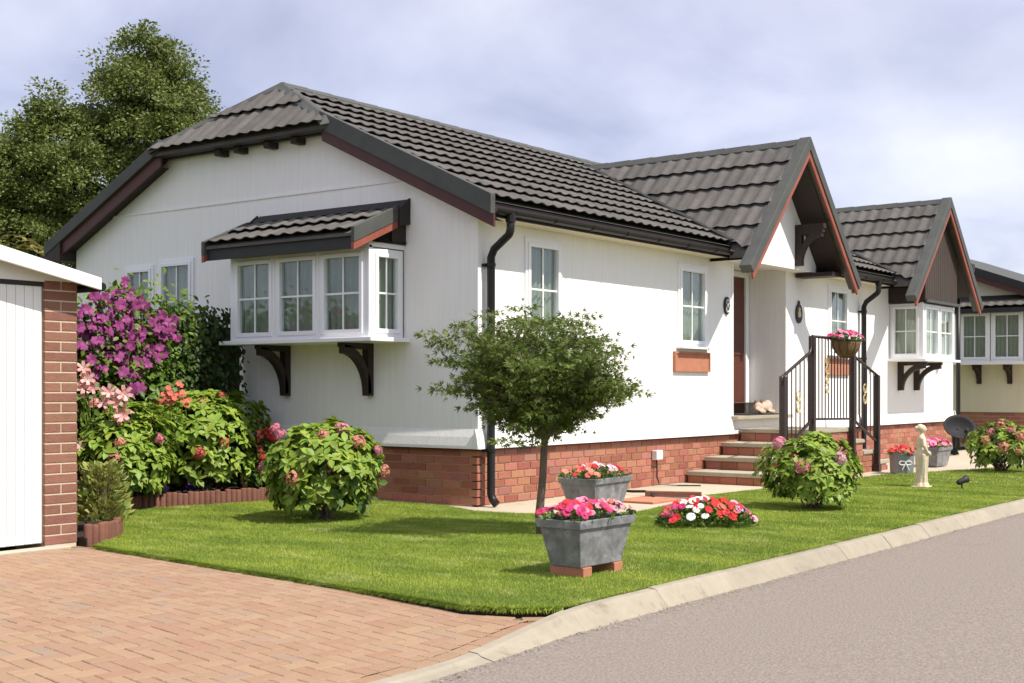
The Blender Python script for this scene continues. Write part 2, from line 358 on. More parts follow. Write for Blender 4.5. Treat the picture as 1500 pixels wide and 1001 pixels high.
M['p_white'] = petal('white_petal', (0.85, 0.83, 0.78), (0.8, 0.77, 0.7)); M['p_palepink'] = petal('pale_pink_petal', (0.78, 0.42, 0.52)); M['p_coral'] = petal('coral_petal', (0.72, 0.17, 0.12))
M['p_purple'] = mat('purple_petal', (0.33, 0.065, 0.205), 0.6, (0.18, 0.032, 0.12), vscale=20, piece=0.45, hue=0.02, transl=0.2, spec=0.2); M['p_lily'] = mat('lily_petal', (0.74, 0.3, 0.28), 0.6, (0.8, 0.58, 0.52), vscale=2.2, vamt=0.5, piece=0.16, hue=0.012, transl=0.25, spec=0.2); M['p_violet'] = petal('violet_petal', (0.12, 0.04, 0.4))
M['p_salmon'] = petal('salmon_petal', (0.72, 0.25, 0.2), (0.6, 0.3, 0.22)); M['p_center'] = petal('yellow_centre', (0.75, 0.6, 0.25))
M['p_lilac'] = petal('lilac_petal', (0.5, 0.3, 0.62)); M['p_rose'] = petal('rose_petal', (0.7, 0.2, 0.34), (0.75, 0.34, 0.42))
M['mesh_dish'] = mat('dark_grey_dish', (0.026, 0.026, 0.028), 0.7, (0.02, 0.02, 0.022), vscale=8, spec=0.2)
M['plastic_white'] = mat('white_plastic', (0.78, 0.78, 0.75), 0.45)
M['fence'] = mat('brown_fence_board', (0.1, 0.062, 0.04), 0.85, (0.065, 0.04, 0.027), vscale=4, stretch=(8, 8, 0.6), bump=0.4, bscale=20)
M['fur'] = mat('beige_painted_resin', (0.6, 0.44, 0.34), 0.8, (0.5, 0.33, 0.25), vscale=25, bump=0.5, bscale=60)
M['mat_rubber'] = mat('dark_door_mat', (0.05, 0.045, 0.04), 0.95, (0.03, 0.028, 0.025), vscale=30, bump=0.6, bscale=120)

# ------------------------------------------------------------------ ground, road, kerb, drive, lawn, path
def struct(o, label=None): o['kind'] = 'structure'; return o
mb = MB(); mb.add([(-400, -400, -0.16), (500, -400, -0.16), (500, 500, -0.16), (-400, 500, -0.16)], [(0, 1, 2, 3)])
struct(mb.build('ground', M['turf']))
mb = MB(); nx = 60
for i in range(nx):
    x0 = -60 + i * 150 / nx; x1 = x0 + 150 / nx
    ys = [-4.28, -6.4, -8.6, -10.8, -12.6]; zs = [-0.105, -0.085, -0.07, -0.085, -0.11]
    for j in range(4): mb.add([(x0, ys[j], zs[j]), (x1, ys[j], zs[j]), (x1, ys[j + 1], zs[j + 1]), (x0, ys[j + 1], zs[j + 1])], [(3, 2, 1, 0)])
struct(mb.build('road', M['asphalt'], smooth=True))

# kerb: cream stones, full height along the lawn, dropped at the drive
kerb = bpy.data.objects.new('kerb', None); COL.objects.link(kerb); struct(kerb)
def kerb_y(x):
    t = min(1, max(0, (-4.3 - x) / 1.9)); return -0.13 * t * t * (3 - 2 * t)          # the kerb swings out towards the road at the drive
def kerb_profile(x):
    t = min(1, max(0, (-4.25 - x) / 1.5)); t = t * t * (3 - 2 * t)
    zt = 0.004 - 0.082 * t; yb = -4.20 - 0.035 * t
    yo = kerb_y(x)
    return [(y + yo, z) for y, z in [(-4.19, -0.2), (-4.19, zt - 0.003), (-4.198, zt), (-4.248, zt - 0.004), (-4.268, zt - 0.016), (-4.345, -0.103), (-4.345, -0.2)]]
xk = -11.0; lens = [0.915] * 46
for k, l in enumerate(lens):
    a, b = xk + 0.0012, xk + l - 0.0012; mb = MB(); j1 = random.uniform(-.004, .004); j2 = random.uniform(-.003, .003)
    ns_ = 8 if -7.5 < a < -3.5 else 1; xs_ = [a + (b - a) * q / ns_ for q in range(ns_ + 1)]; n = 7; vs = []
    for xq in xs_: vs += [(xq, y + j1, z + j2) for y, z in kerb_profile(xq)]
    e0 = ns_ * n; mb.add(vs, [tuple(range(n)), tuple(range(e0 + n - 1, e0 - 1, -1))] + [(q * n + i, q * n + (i + 1) % n, (q + 1) * n + (i + 1) % n, (q + 1) * n + i) for q in range(ns_) for i in range(n)])
    mb.build('kerb_stone', M['kerb'], kerb); xk += l
mb = MB(); mb.box((-11, -4.2, -0.2), (31, -4.33, -0.125)); struct(mb.build('kerb_bed', M['joint']))

LAWN = [(-4.38, 0.28), (-4.60, -1.7), (-4.80, -3.45), (-4.83, -3.72), (-4.74, -3.98), (-4.56, -4.185), (34, -4.185), (34, -2.9), (12, -2.55), (9.2, -2.15), (7.2, -1.5), (4.0, -1.32),
        (2.6, -1.22), (1.3, -1.48), (0.45, -1.62), (-0.1, -1.3), (-0.36, -0.75), (-0.42, -0.3), (-0.13, 0.3), (-0.12, 2.4), (-0.95, 2.28), (-1.95, 2.52), (-2.35, 2.58), (-3.05, 1.8), (-3.66, 0.92), (-4.0, 0.62)]
def inside(x, y, poly):
    c = False; n = len(poly)
    for i in range(n):
        x1, y1 = poly[i]; x2, y2 = poly[i - 1]
        if (y1 > y) != (y2 > y) and x < (x2 - x1) * (y - y1) / (y2 - y1) + x1: c = not c
    return c
def inside_np(P, poly):
    c = np.zeros(len(P), bool); n = len(poly)
    for i in range(n):
        x1, y1 = poly[i]; x2, y2 = poly[i - 1]
        if y1 == y2: continue
        k = ((y1 > P[:, 1]) != (y2 > P[:, 1])) & (P[:, 0] < (x2 - x1) * (P[:, 1] - y1) / (y2 - y1) + x1); c ^= k
    return c
def sheet(poly, z, z0, name, m, side=None):
    mb = MB(); mb.tri([(x, y, z) for x, y in poly]); n = len(poly)
    if side:
        o = mb.build(name, m); mb = MB()
    for i in range(n):
        (x1, y1), (x2, y2) = poly[i], poly[(i + 1) % n]
        mb.add([(x1, y1, z0), (x2, y2, z0), (x2, y2, z), (x1, y1, z)], [(0, 1, 2, 3)])
    if side: struct(mb.build(name + '_edge', side)); return o
    return mb.build(name, m)
struct(sheet(LAWN, 0.0, -0.15, 'lawn', M['turf'], M['soil']))
BED = [(-4.30, 0.5), (-4.0, 0.63), (-3.66, 0.93), (-3.05, 1.81), (-2.35, 2.59), (-1.95, 2.53), (-0.95, 2.29), (-0.12, 2.41), (-0.12, 3.6), (-4.30, 3.6)]
struct(sheet(BED, 0.035, -0.15, 'flower_bed_soil', M['soil']))
PATH = [(-0.5, 0.3), (-0.55, -0.3), (-0.5, -0.8), (-0.15, -1.42), (0.45, -1.78), (1.3, -1.66), (2.6, -1.4), (4.0, -1.5), (7.2, -1.7), (9.2, -2.35), (12, -2.75), (34, -3.1), (34, -0.0), (15.2, 0.0), (15.2, 8), (0.0, 8), (0.0, 6.9), (-0.3, 6.9), (-0.3, 0.3)]
struct(sheet(PATH, -0.012, -0.15, 'path', M['concrete']))
mb = MB(); mb.box((-7.0, 0.47, -0.10), (-4.45, 0.60, -0.005)); struct(mb.build('garage_threshold', M['concrete'], bevel=0.008))

# block-paved drive: herringbone pavers set in sandy joints, with a border course along the lawn and kerb
def drive_z(x, y):
    t = min(1, max(0, (-2.3 - y) / 1.9)); t2 = min(1, max(0, (-4.7 - x) / 1.1)); return -0.020 - (0.022 + 0.042 * t2 * t2 * (3 - 2 * t2)) * t * t * (3 - 2 * t)
drive = bpy.data.objects.new('driveway', None); COL.objects.link(drive); struct(drive)
mb = MB(); N = 24
xs = np.linspace(-11, -4.3, 34); ys = np.linspace(-4.34, 0.6, N)
for i in range(33):
    for j in range(N - 1):
        q = [(xs[i], ys[j]), (xs[i + 1], ys[j]), (xs[i + 1], ys[j + 1]), (xs[i], ys[j + 1])]
        q = [(x, max(y, -4.2 + kerb_y(x))) for x, y in q]; mb.add([(x, y, drive_z(x, y) - 0.012) for x, y in q], [(0, 1, 2, 3)])
mb.build('joint_bed', M['joint'], drive)
DA = radians(-96.4); du = Vector((cos(DA), sin(DA), 0)); dvv = Vector((-du.y, du.x, 0)); D0 = Vector((-4.38, 0.28, 0))
EDGE = [(-4.40, 0.42), (-4.38, 0.28), (-4.60, -1.7), (-4.80, -3.45), (-4.84, -3.72), (-4.75, -3.99), (-4.58, -4.185)]
DRIVE = [(-11, 0.46), (-4.42, 0.46)] + EDGE + [(-11, -4.185)]
def edge_dist(x, y, pl):
    p = Vector((x, y)); best = 9
    for i in range(len(pl) - 1):
        a, b = Vector(pl[i]), Vector(pl[i + 1]); t = max(0, min(1, (p - a).dot(b - a) / (b - a).length_squared)); best = min(best, (a + (b - a) * t - p).length)
    return best
pm = bevel_box_mesh('paver', 0.1755, 0.0855, 0.06, 0.004, M['paver'])
pm_half = bevel_box_mesh('paver_cut', 0.0965, 0.0965, 0.06, 0.005, M['paver'])
items = []
def lay(px_, py_, ang, me=pm):
    z = drive_z(px_, py_) + random.uniform(-.0015, .0015); gr = (drive_z(px_, py_ + .05) - drive_z(px_, py_ - .05)) / .1; gq = (drive_z(px_ + .05, py_) - drive_z(px_ - .05, py_)) / .1
    mx_ = Matrix.Translation((px_, py_, z - 0.06)) @ Matrix.Rotation(-math.atan(gq), 4, 'Y') @ Matrix.Rotation(math.atan(gr), 4, 'X') @ Matrix.Rotation(random.uniform(-.010, .010), 4, 'X') @ Matrix.Rotation(ang + random.uniform(-.008, .008), 4, 'Z')
    items.append((mx_, me))
u = 0.09
for a in range(-95, 120):
    for b in range(-65, 65):
        for kind in (0, 1):
            gx = (a + 2 * b + (1.0 if kind == 0 else 2.5)) * u; gy = (a - 2 * b + (0.5 if kind == 0 else 0.0)) * u
            p = D0 + du * gx + dvv * gy
            if not (-10.6 < p.x < -4.2 and -4.45 < p.y < 0.55): continue
            ang = DA if kind == 0 else DA + pi / 2
            lay(p.x, p.y, ang)
# cut the pavers that meet the border course
cut = []
segs = [(Vector((*EDGE[i], 0)), Vector((*EDGE[i + 1], 0))) for i in range(len(EDGE) - 1)]
for mx_, me in items:
    p = mx_.translation; planes = []
    best = min(segs, key=lambda q: edge_dist(p.x, p.y, [(q[0].x, q[0].y), (q[1].x, q[1].y)])); d = (best[1] - best[0]).normalized(); nin = Vector((d.y, -d.x, 0))
    planes.append((best[0] + nin * 0.102, nin)); planes.append((Vector((0, -4.091 + kerb_y(p.x), 0)), Vector((0, 1, 0)))); planes.append((Vector((0, 0.455, 0)), Vector((0, -1, 0))))
    cs = [mx_ @ Vector((a_, b_, 0.03)) for a_ in (-.098, .098) for b_ in (-.048, .048)]; gone = False; todo = []
    for P, D in planes:
        ds = [(c_ - P).dot(D) for c_ in cs]
        if max(ds) < 0.012: gone = True
        elif min(ds) < 0: todo.append((P, D))
    if gone: continue
    if todo:
        me = me.copy(); bm = bmesh.new(); bm.from_mesh(me); inv = mx_.inverted()
        for P, D in todo:
            g_ = bmesh.ops.bisect_plane(bm, geom=bm.verts[:] + bm.edges[:] + bm.faces[:], plane_co=inv @ P, plane_no=(inv.to_3x3() @ D).normalized(), clear_inner=True)
            es = [q for q in g_['geom_cut'] if isinstance(q, bmesh.types.BMEdge)]
            if es: bmesh.ops.edgenet_fill(bm, edges=es)
        bm.to_mesh(me); bm.free()
    cut.append((mx_, me))
items[:] = cut
# border courses
def border(pl, offs):
    for i in range(len(pl) - 1):
        a, b = Vector(pl[i]), Vector(pl[i + 1]); L_ = (b - a).length; d = (b - a) / L_; nrm = Vector((d.y, -d.x)); s = 0.1
        n = max(1, round(L_ / 0.18))
        for k in range(n):
            p = a + d * (L_ * (k + 0.5) / n) + nrm * offs; lay(p.x, p.y, math.atan2(d.y, d.x), pm)
border(EDGE[0:7], 0.055)
_bx = [(-10.6 + 0.18 * i, -4.137 + kerb_y(-10.6 + 0.18 * i)) for i in range(33)]
border(_bx, 0.0)
pieces(items, 'paver', drive, 300, 'paver_field', M['paver'])

mb = MB(); mb.add([(-40, -4.19, -0.09), (-10.95, -4.19, -0.09), (-10.95, 0.6, -0.024), (-40, 0.6, -0.024)], [(0, 1, 2, 3)]); struct(mb.build('bounce_paving', M['paver']))  # unseen paving added beyond the drive to bounce light onto the shaded gable
# grass: blades over the whole lawn, denser where it is near
def blades(n, xr, yr, hmin, hmax, w, poly, keep=lambda P: np.ones(len(P), bool)):
    P = np.stack([RNG.uniform(*xr, n), RNG.uniform(*yr, n)], 1); P = P[inside_np(P, poly) & keep(P)]; n = len(P)
    h = RNG.uniform(hmin, hmax, n); an = RNG.uniform(0, 2 * pi, n); le = RNG.normal(0, 0.45, (n, 2)) * h[:, None]
    wx = np.cos(an) * w; wy = np.sin(an) * w
    V = np.zeros((n, 3, 3)); V[:, 0, 0] = P[:, 0] - wx; V[:, 0, 1] = P[:, 1] - wy; V[:, 1, 0] = P[:, 0] + wx; V[:, 1, 1] = P[:, 1] + wy
    V[:, 2, 0] = P[:, 0] + le[:, 0]; V[:, 2, 1] = P[:, 1] + le[:, 1]; V[:, 2, 2] = h
    return V.reshape(-1, 3)
def shrink(P): return np.ones(len(P), bool)
Vg = np.concatenate([blades(420000, (-4.9, 0), (-4.2, 2.6), 0.006, 0.019, 0.0022, LAWN), blades(190000, (0, 6), (-4.2, -1.1), 0.007, 0.02, 0.003, LAWN), blades(80000, (6, 20), (-4.2, -1.4), 0.010, 0.024, 0.005, LAWN)])
# ragged longer blades along the edges
def edge_blades(pl, n, spread, hmin, hmax):
    out = []
    pts = [Vector(p) for p in pl]; L_ = [(pts[i + 1] - pts[i]).length for i in range(len(pts) - 1)]; tot = sum(L_)
    for i in range(len(pts) - 1):
        k = int(n * L_[i] / tot); a, b = pts[i], pts[i + 1]; d = (b - a).normalized(); nr = Vector((d.y, -d.x))
        t = RNG.uniform(0, 1, k); s = RNG.normal(0, spread, k); h = RNG.uniform(hmin, hmax, k)
        lx = RNG.normal(0.012, 0.014, k)
        base = np.stack([a.x + (b.x - a.x) * t + nr.x * s, a.y + (b.y - a.y) * t + nr.y * s], 1)
        V = np.zeros((k, 3, 3)); w = 0.0035
        V[:, 0, :2] = base - np.array([d.x, d.y]) * w; V[:, 1, :2] = base + np.array([d.x, d.y]) * w
        V[:, 2, 0] = base[:, 0] + nr.x * lx + RNG.normal(0, .01, k); V[:, 2, 1] = base[:, 1] + nr.y * lx + RNG.normal(0, .01, k); V[:, 2, 2] = h
        V[:, :2, 2] = 0.0
        out.append(V.reshape(-1, 3))
    return np.concatenate(out)
Vg = np.concatenate([Vg, edge_blades(LAWN[0:6], 5000, 0.007, 0.0, 0.024), edge_blades(LAWN[0:6], 9000, 0.006, -0.03, 0.004), edge_blades([(-4.56, -4.185), (12, -4.185)], 12000, 0.006, 0.0, 0.024)])
go = link('grass', np_mesh('grass', Vg, np.arange(len(Vg)).reshape(-1, 3), M['grass']))
tag(go, 'short mown bright green grass covering the front lawn', 'grass', kind='stuff')
# ------------------------------------------------------------------ generic building parts
def brick_items(me, half, O, U, N, length, courses, ch, bl, joint=0.010, proud=0.0, skip=lambda p: False):
    """bricks of a running bond on a wall face: O bottom start, U along, N outward; a brick mesh is centred on its back face"""
    out = []; O = Vector(O); U = Vector(U); N = Vector(N); Zv = Vector((0, 0, 1))
    for c in range(courses):
        s = 0.0 if c % 2 == 0 else -(bl + joint) / 2
        while s < length - 0.01:
            a = max(0, s); b = min(length, s + bl); L_ = b - a
            if L_ > 0.03:
                p = O + U * ((a + b) / 2) + Zv * (c * ch + ch / 2) + N * (random.uniform(-.0015, .0015) + proud)
                if not skip(p):
                    m_ = frame_mx(p, U * (L_ / bl), Zv, N)
                    out.append((m_, me))
            s += bl + joint
    return out
def brick_mesh(name, l, h, d, m):
    b = 0.003; x, y = l / 2, h / 2; mb = MB()
    mb.add([(-x, -y, -0.01), (x, -y, -0.01), (x, y, -0.01), (-x, y, -0.01), (-x, -y, d - b), (x, -y, d - b), (x, y, d - b), (-x, y, d - b), (-x + b, -y + b, d), (x - b, -y + b, d), (x - b, y - b, d), (-x + b, y - b, d)],
           [(0, 1, 5, 4), (1, 2, 6, 5), (2, 3, 7, 6), (3, 0, 4, 7), (4, 5, 9, 8), (5, 6, 10, 9), (6, 7, 11, 10), (7, 4, 8, 11), (8, 9, 10, 11)])
    return mesh_of(name, mb, m)

TW = 0.2
def tile_mesh(name, L_, m, tw=TW):
    mb = MB(); n = 8; vs = []; 
    for j, (y, zb) in enumerate(((0.09, 0.032), (0.0, 0.036), (-0.002, 0.045), (L_ + 0.03, 0.003))):   # underside, drip edge, top: the lower edge overhangs the next course
        for i in range(n + 1):
            t = i / n; w = 0.5 - 0.5 * cos(2 * pi * t); w = w ** 1.3
            vs.append((t * tw, y, zb + 0.020 * w))
    fs = []
    for j in range(3):
        for i in range(n): fs.append((j * (n + 1) + i, j * (n + 1) + i + 1, (j + 1) * (n + 1) + i + 1, (j + 1) * (n + 1) + i))
    mb.add(vs, fs); return mesh_of(name, mb, m)
def tile_items(O, U, V, width, courses, ex, clips=lambda p: [], tw=TW, m=None):
    """courses of tiles on a slope; clips(p) gives (point, keep-direction) planes for the tile at p"""
    O = Vector(O); U = Vector(U).normalized(); V = Vector(V).normalized(); N = U.cross(V); out = []
    me0 = tile_mesh('tile', ex, M['tile'], tw); nw = int(round(width / tw))
    for c in range(courses):
        for k in range(nw):
            p = O + U * (k * tw) + V * (c * ex); ctr = p + U * tw / 2 + V * ex / 2
            mx_ = frame_mx(p, U, V, N); cut = []; gone = False
            for P, D in clips(ctr):
                ds = [((p + U * a + V * b) - Vector(P)).dot(Vector(D)) for a in (0, tw) for b in (0, ex + 0.03)]
                if max(ds) <= 0.005: gone = True
                elif min(ds) < 0: cut.append((P, D))
            if gone: continue
            if not cut: out.append((mx_, me0)); continue
            me = me0.copy(); bm = bmesh.new(); bm.from_mesh(me); inv = mx_.inverted()
            for P, D in cut:
                bmesh.ops.bisect_plane(bm, geom=bm.verts[:] + bm.edges[:] + bm.faces[:], plane_co=inv @ Vector(P), plane_no=(inv.to_3x3() @ Vector(D)).normalized(), clear_inner=True)
            if len(bm.faces): bm.to_mesh(me); out.append((mx_, me))
            bm.free()
    return out
def ridge_caps(parent, a, b, nL, nR, w=0.13, n=None, m=None, name='ridge_cap', t=0.02):
    """folded caps from a to b; nL, nR: unit vectors pointing down both slopes away from the line"""
    a = Vector(a); b = Vector(b); L_ = (b - a).length; n = n or max(1, round(L_ / 0.42)); d = (b - a) / L_; up = Vector((0, 0, 1))
    nL = Vector(nL).normalized(); nR = Vector(nR).normalized()
    for k in range(n):
        p = a + d * (L_ * k / n - (0.03 if k else 0)); q = a + d * (L_ * (k + 1) / n)
        mb = MB(); h0, h1 = 0.055, 0.047
        def sec(c, h): return [c + nL * w + up * (h - 0.035), c + nL * w + up * h, c + up * (h + 0.02) + nL * 0.025, c + up * (h + 0.02) + nR * 0.025, c + nR * w + up * h, c + nR * w + up * (h - 0.035)]
        s0, s1 = sec(p, h1), sec(q, h0); mb.add(s0 + s1, [(0, 1, 7, 6), (1, 2, 8, 7), (2, 3, 9, 8), (3, 4, 10, 9), (4, 5, 11, 10), (5, 4, 3, 2, 1, 0), (6, 7, 8, 9, 10, 11)])
        mb.build(name, m or M['cap'], parent)

def window(parent, P, U, N, w, h, bars=(1, 1), fr=0.05, inner=0.042, curtain='curtain', name='window', side_gap=0.0, depth=0.07, label=None, proud=0.02, gapc=True):
    """frame with casement, glazing bars, pane and pleated curtain; P bottom corner, U along, N outward"""
    P = Vector(P); U = Vector(U); N = Vector(N); Zv = Vector((0, 0, 1))
    def bx(mb, u0, u1, z0, z1, n0, n1):
        c = [P + U * a + Zv * b + N * n0 for a, b in ((u0, z0), (u1, z0), (u1, z1), (u0, z1))]; mb.prism(c, N * (n1 - n0))
    def ring(mb, u0, u1, z0, z1, t, n0, n1):
        bx(mb, u0, u0 + t, z0, z1, n0, n1); bx(mb, u1 - t, u1, z0, z1, n0, n1)
        bx(mb, u0 + t, u1 - t, z0, z0 + t, n0, n1); bx(mb, u0 + t, u1 - t, z1 - t, z1, n0, n1)
    mb = MB(); ring(mb, 0, w, 0, h, fr, -0.05, proud)
    f = mb.build(name, M['upvc'], parent, bevel=0.004, label=label)
    a = fr - 0.006
    mb = MB(); ring(mb, a, w - a, a, h - a, inner, -0.04, proud + 0.014); mb.build('casement_frame', M['upvc'], f, bevel=0.004)
    g = fr + inner - 0.008
    mb = MB(); bx(mb, g, w - g, g, h - g, -0.012, -0.006); mb.build('pane', M['glass'], f)
    for k in range(bars[0]):
        mb = MB(); c = g + (w - 2 * g) * (k + 1) / (bars[0] + 1); bx(mb, c - 0.010, c + 0.010, g, h - g, -0.004, 0.004); mb.build('glazing_bar', M['upvc'], f)
    for k in range(bars[1]):
        mb = MB(); c = g + (h - 2 * g) * (k + 1) / (bars[1] + 1); bx(mb, g, w - g, c - 0.010, c + 0.010, -0.0035, 0.0045); mb.build('glazing_bar', M['upvc'], f)
    if curtain:
        mb = MB(); n = int(w / 0.012); vs = []
        for i in range(n + 1):
            u_ = w * i / n; d = -0.075 + 0.02 * sin(u_ * 70) + 0.008 * sin(u_ * 23 + 1)
            vs += [P + U * u_ + Zv * 0.02 + N * d, P + U * u_ + Zv * (h - 0.02) + N * (d * 0.8 - 0.012)]
        mb.add(vs, [(2 * i, 2 * i + 2, 2 * i + 3, 2 * i + 1) for i in range(n)]); mb.build('curtain', M[curtain], f, smooth=True)
    return f
def bracket(parent, p, out, leg, arm, t=0.075, m='darkwood', name='bracket', th=0.085):
    """gallows bracket: wall point p (top), out = outward unit vector; leg down the wall, arm outward, curved brace"""
    p = Vector(p); out = Vector(out); side = out.cross(Vector((0, 0, 1))).normalized(); Zv = Vector((0, 0, 1)); mb = MB(); o0 = p - side * t / 2
    def P(a, z): return o0 + out * a + Zv * z
    mb.prism([P(0, 0), P(th, 0), P(th, -leg), P(0, -leg)], side * t)
    mb.prism([P(th, 0), P(arm, 0), P(arm, -th * 0.55), P(th, -th * 0.8)], side * t)
    n = 9; A = arm - 0.02; B = leg - 0.03; oc = []; ic = []
    for i in range(n + 1):
        a = pi / 2 * i / n
        oc.append(P(A - (A - th * 0.4) * sin(a), -B + (B - 0.02) * (1 - 0) * 1 - (B - 0.02) * (1 - cos(a)) ))
        ic.append(P(A + 0.0 - (A - th * 0.4) * sin(a) + 0.055 * sin(a), -B + (B - 0.02) - (B - 0.02) * (1 - cos(a)) - 0.085 * cos(a) - 0.01))
    for i in range(n): mb.prism([oc[i], oc[i + 1], ic[i + 1], ic[i]], side * (t * 0.96))
    return mb.build(name, M[m], parent)

# ------------------------------------------------------------------ the white park home
HOME = thing('park_home', 'long white single storey park home with grey tiled roof and bay window', 'house', (0, 0, 0))
W_ = 6.83; LEN = 14.95; SL = 0.472; Z0 = 3.24; YR = W_ / 2; ZR = Z0 + SL * YR; SK = 0.585
AL = math.atan(SL)
def zr(y): return Z0 + SL * min(y, W_ - y)
XH, ZH = -0.30, 4.10                                         # hip eave
YH0 = (ZH + 0.05 - Z0) / SL; YH1 = W_ - YH0; XA = 0.49       # hip starts, ridge apex
# porch and second bay gables
PXC, PS, PZ, PY = 6.46, 1.04, 4.62, -0.75; PXL, PXR = PXC - 1.79, PXC + 1.79
BXC, BS, BZ, BY = 12.30, 1.0, 4.47, -0.79; BXL, BXR = BXC - 1.76, BXC + 1.76
RX0, RX1, RD, RZ0, RZ1 = 5.61, 7.33, 0.62, 0.83, 2.957

# walls
G1 = [(4.42, 1.76, 5.10, 2.81), (5.19, 1.76, 5.78, 2.77)]                     # gable windows (y0,z0,y1,z1)
BW = (1.0, 1.74, 3.13, 2.70)                                                   # bay opening
top = [(0, 3.12), (YH0, zr(YH0) - 0.1), (YH1, zr(YH0) - 0.1), (W_, 3.12)]
mb = MB()
mb.tri([(0, y, z) for y, z in [(0, SK), (0, 3.12), (YH0 - 0.1, zr(YH0 - 0.1) - 0.1), (YH0, 4.06), (YH1, 4.06), (YH1 + 0.1, zr(YH0 - 0.1) - 0.1), (W_, 3.12), (W_, SK)]],
       [[(0, a + .01, b + .01), (0, c - .01, b + .01), (0, c - .01, d - .01), (0, a + .01, d - .01)] for a, b, c, d in G1 + [BW]])
mb.build('gable_wall', M['wall'], HOME, label='shaded white gable wall with textured vertical boarding')
LW = [(0.803, 1.74, 1.49, 2.82), (4.106, 1.74, 4.88, 2.80), (8.86, 1.74, 9.66, 2.82)]
mb = MB()
mb.tri([(0, 0, SK), (RX0, 0, SK), (RX0, 0, RZ1), (RX1, 0, RZ1), (RX1, 0, SK), (LEN, 0, SK), (LEN, 0, 3.14), (BXC + 1.3, 0, 3.14), (BXC, 0, 4.3), (BXC - 1.3, 0, 3.14), (PXC + 1.35, 0, 3.14), (PXC, 0, 4.45), (PXC - 1.35, 0, 3.14), (0, 0, 3.14)],
       [[(a + .01, 0, b + .01), (c - .01, 0, b + .01), (c - .01, 0, d - .01), (a + .01, 0, d - .01)] for a, b, c, d in LW])
mb.build('front_wall', M['wall'], HOME, label='sunlit white long front wall')
mb = MB()
mb.tri([(RX0, 0, RZ0), (RX0, RD, RZ0), (RX0, RD, RZ1), (RX0, 0, RZ1)]); mb.tri([(RX1, 0, SK), (RX1, RD, SK), (RX1, RD, RZ1), (RX1, 0, RZ1)])
mb.tri([(RX0, RD, RZ0), (RX1, RD, RZ0), (RX1, RD, RZ1), (RX0, RD, RZ1)], [[(6.34, RD, RZ0 + 0.01), (7.2, RD, RZ0 + 0.01), (7.2, RD, 2.86), (6.34, RD, 2.86)]]); mb.tri([(RX0, 0, RZ1), (RX1, 0, RZ1), (RX1, RD, RZ1), (RX0, RD, RZ1)])
mb.tri([(RX0, 0.01, SK), (RX1, 0.01, SK), (RX1, 0.01, RZ0), (RX0, 0.01, RZ0)])
mb.build('porch_recess_wall', M['wall'], HOME)
mb = MB(); mb.tri([(LEN, 0, SK), (LEN, W_, SK), (LEN, W_, 3.12), (LEN, YR, 4.7), (LEN, 0, 3.12)]); mb.tri([(0, W_, 0), (LEN, W_, 0), (LEN, W_, 3.14), (0, W_, 3.14)])
mb.build('rear_wall', M['wall'], HOME)
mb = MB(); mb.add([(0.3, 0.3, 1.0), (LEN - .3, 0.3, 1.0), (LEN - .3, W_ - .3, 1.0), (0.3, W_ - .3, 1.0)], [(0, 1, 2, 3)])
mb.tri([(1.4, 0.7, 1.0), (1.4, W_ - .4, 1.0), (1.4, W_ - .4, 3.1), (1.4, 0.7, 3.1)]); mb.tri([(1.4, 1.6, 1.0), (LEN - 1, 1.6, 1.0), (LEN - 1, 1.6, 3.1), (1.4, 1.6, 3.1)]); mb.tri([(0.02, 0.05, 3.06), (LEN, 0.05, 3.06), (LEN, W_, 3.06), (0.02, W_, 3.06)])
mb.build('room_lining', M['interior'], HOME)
mb = MB(); mb.box((6.35, RD - 0.015, RZ0 + 0.02), (7.19, RD + 0.03, 2.85)); dr = mb.build('door', M['door'], HOME)
for z0, z1 in ((0.95, 1.55), (1.7, 2.7)):
    for x0, x1 in ((6.44, 6.72), (6.81, 7.10)):
        mb = MB(); mb.box((x0, RD - 0.03, z0), (x1, RD - 0.014, z1)); mb.build('door_panel', M['door'], dr, bevel=0.01)
mb = MB(); mb.box((6.27, RD - 0.04, RZ0 + 0.012), (6.345, RD + 0.02, 2.93)); mb.box((7.195, RD - 0.04, RZ0 + 0.012), (7.30, RD + 0.02, 2.93)); mb.box((6.345, RD - 0.04, 2.855), (7.195, RD + 0.02, 2.93)); mb.build('door_frame', M['upvc'], dr)
mb = MB(); mb.box((5.60, -0.10, RZ0 - 0.05), (7.36, RD, RZ0)); mb.build('door_sill', M['slab'], HOME, bevel=0.006)
mb = MB(); mb.box((5.60, -0.012, SK + 0.02), (5.64, 0.012, RZ1)); mb.build('corner_bead', M['upvc'], HOME)

# plinth board: the flared white board over the brick skirting
def flare(mb, a, b, nrm):
    a = Vector(a); b = Vector(b); n = Vector(nrm); Zv = Vector((0, 0, 1))
    pr_ = [n * -0.01 + Zv * 0, n * 0.04 + Zv * 0, n * 0.04 + Zv * 0.03, n * 0.026 + Zv * 0.12, n * 0.004 + Zv * 0.2, n * -0.01 + Zv * 0.2]
    mb.prism([a + q for q in pr_], b - a)
mb = MB(); flare(mb, (0, -0.05, SK), (0, W_, SK), (-1, 0, 0)); flare(mb, (-0.052, 0, SK), (RX0 + 0.0, 0, SK), (0, -1, 0)); mb.build('plinth_board', M['wall'], HOME); mb = MB(); flare(mb, (8.75, 0, SK), (LEN + 0.05, 0, SK), (0, -1, 0)); mb.build('plinth_board', M['wall'], HOME)
mb = MB(); mb.box((-0.016, 0.68, 3.42), (0.0, 6.15, 3.44)); mb.build('seam_trim', M['wall'], HOME)

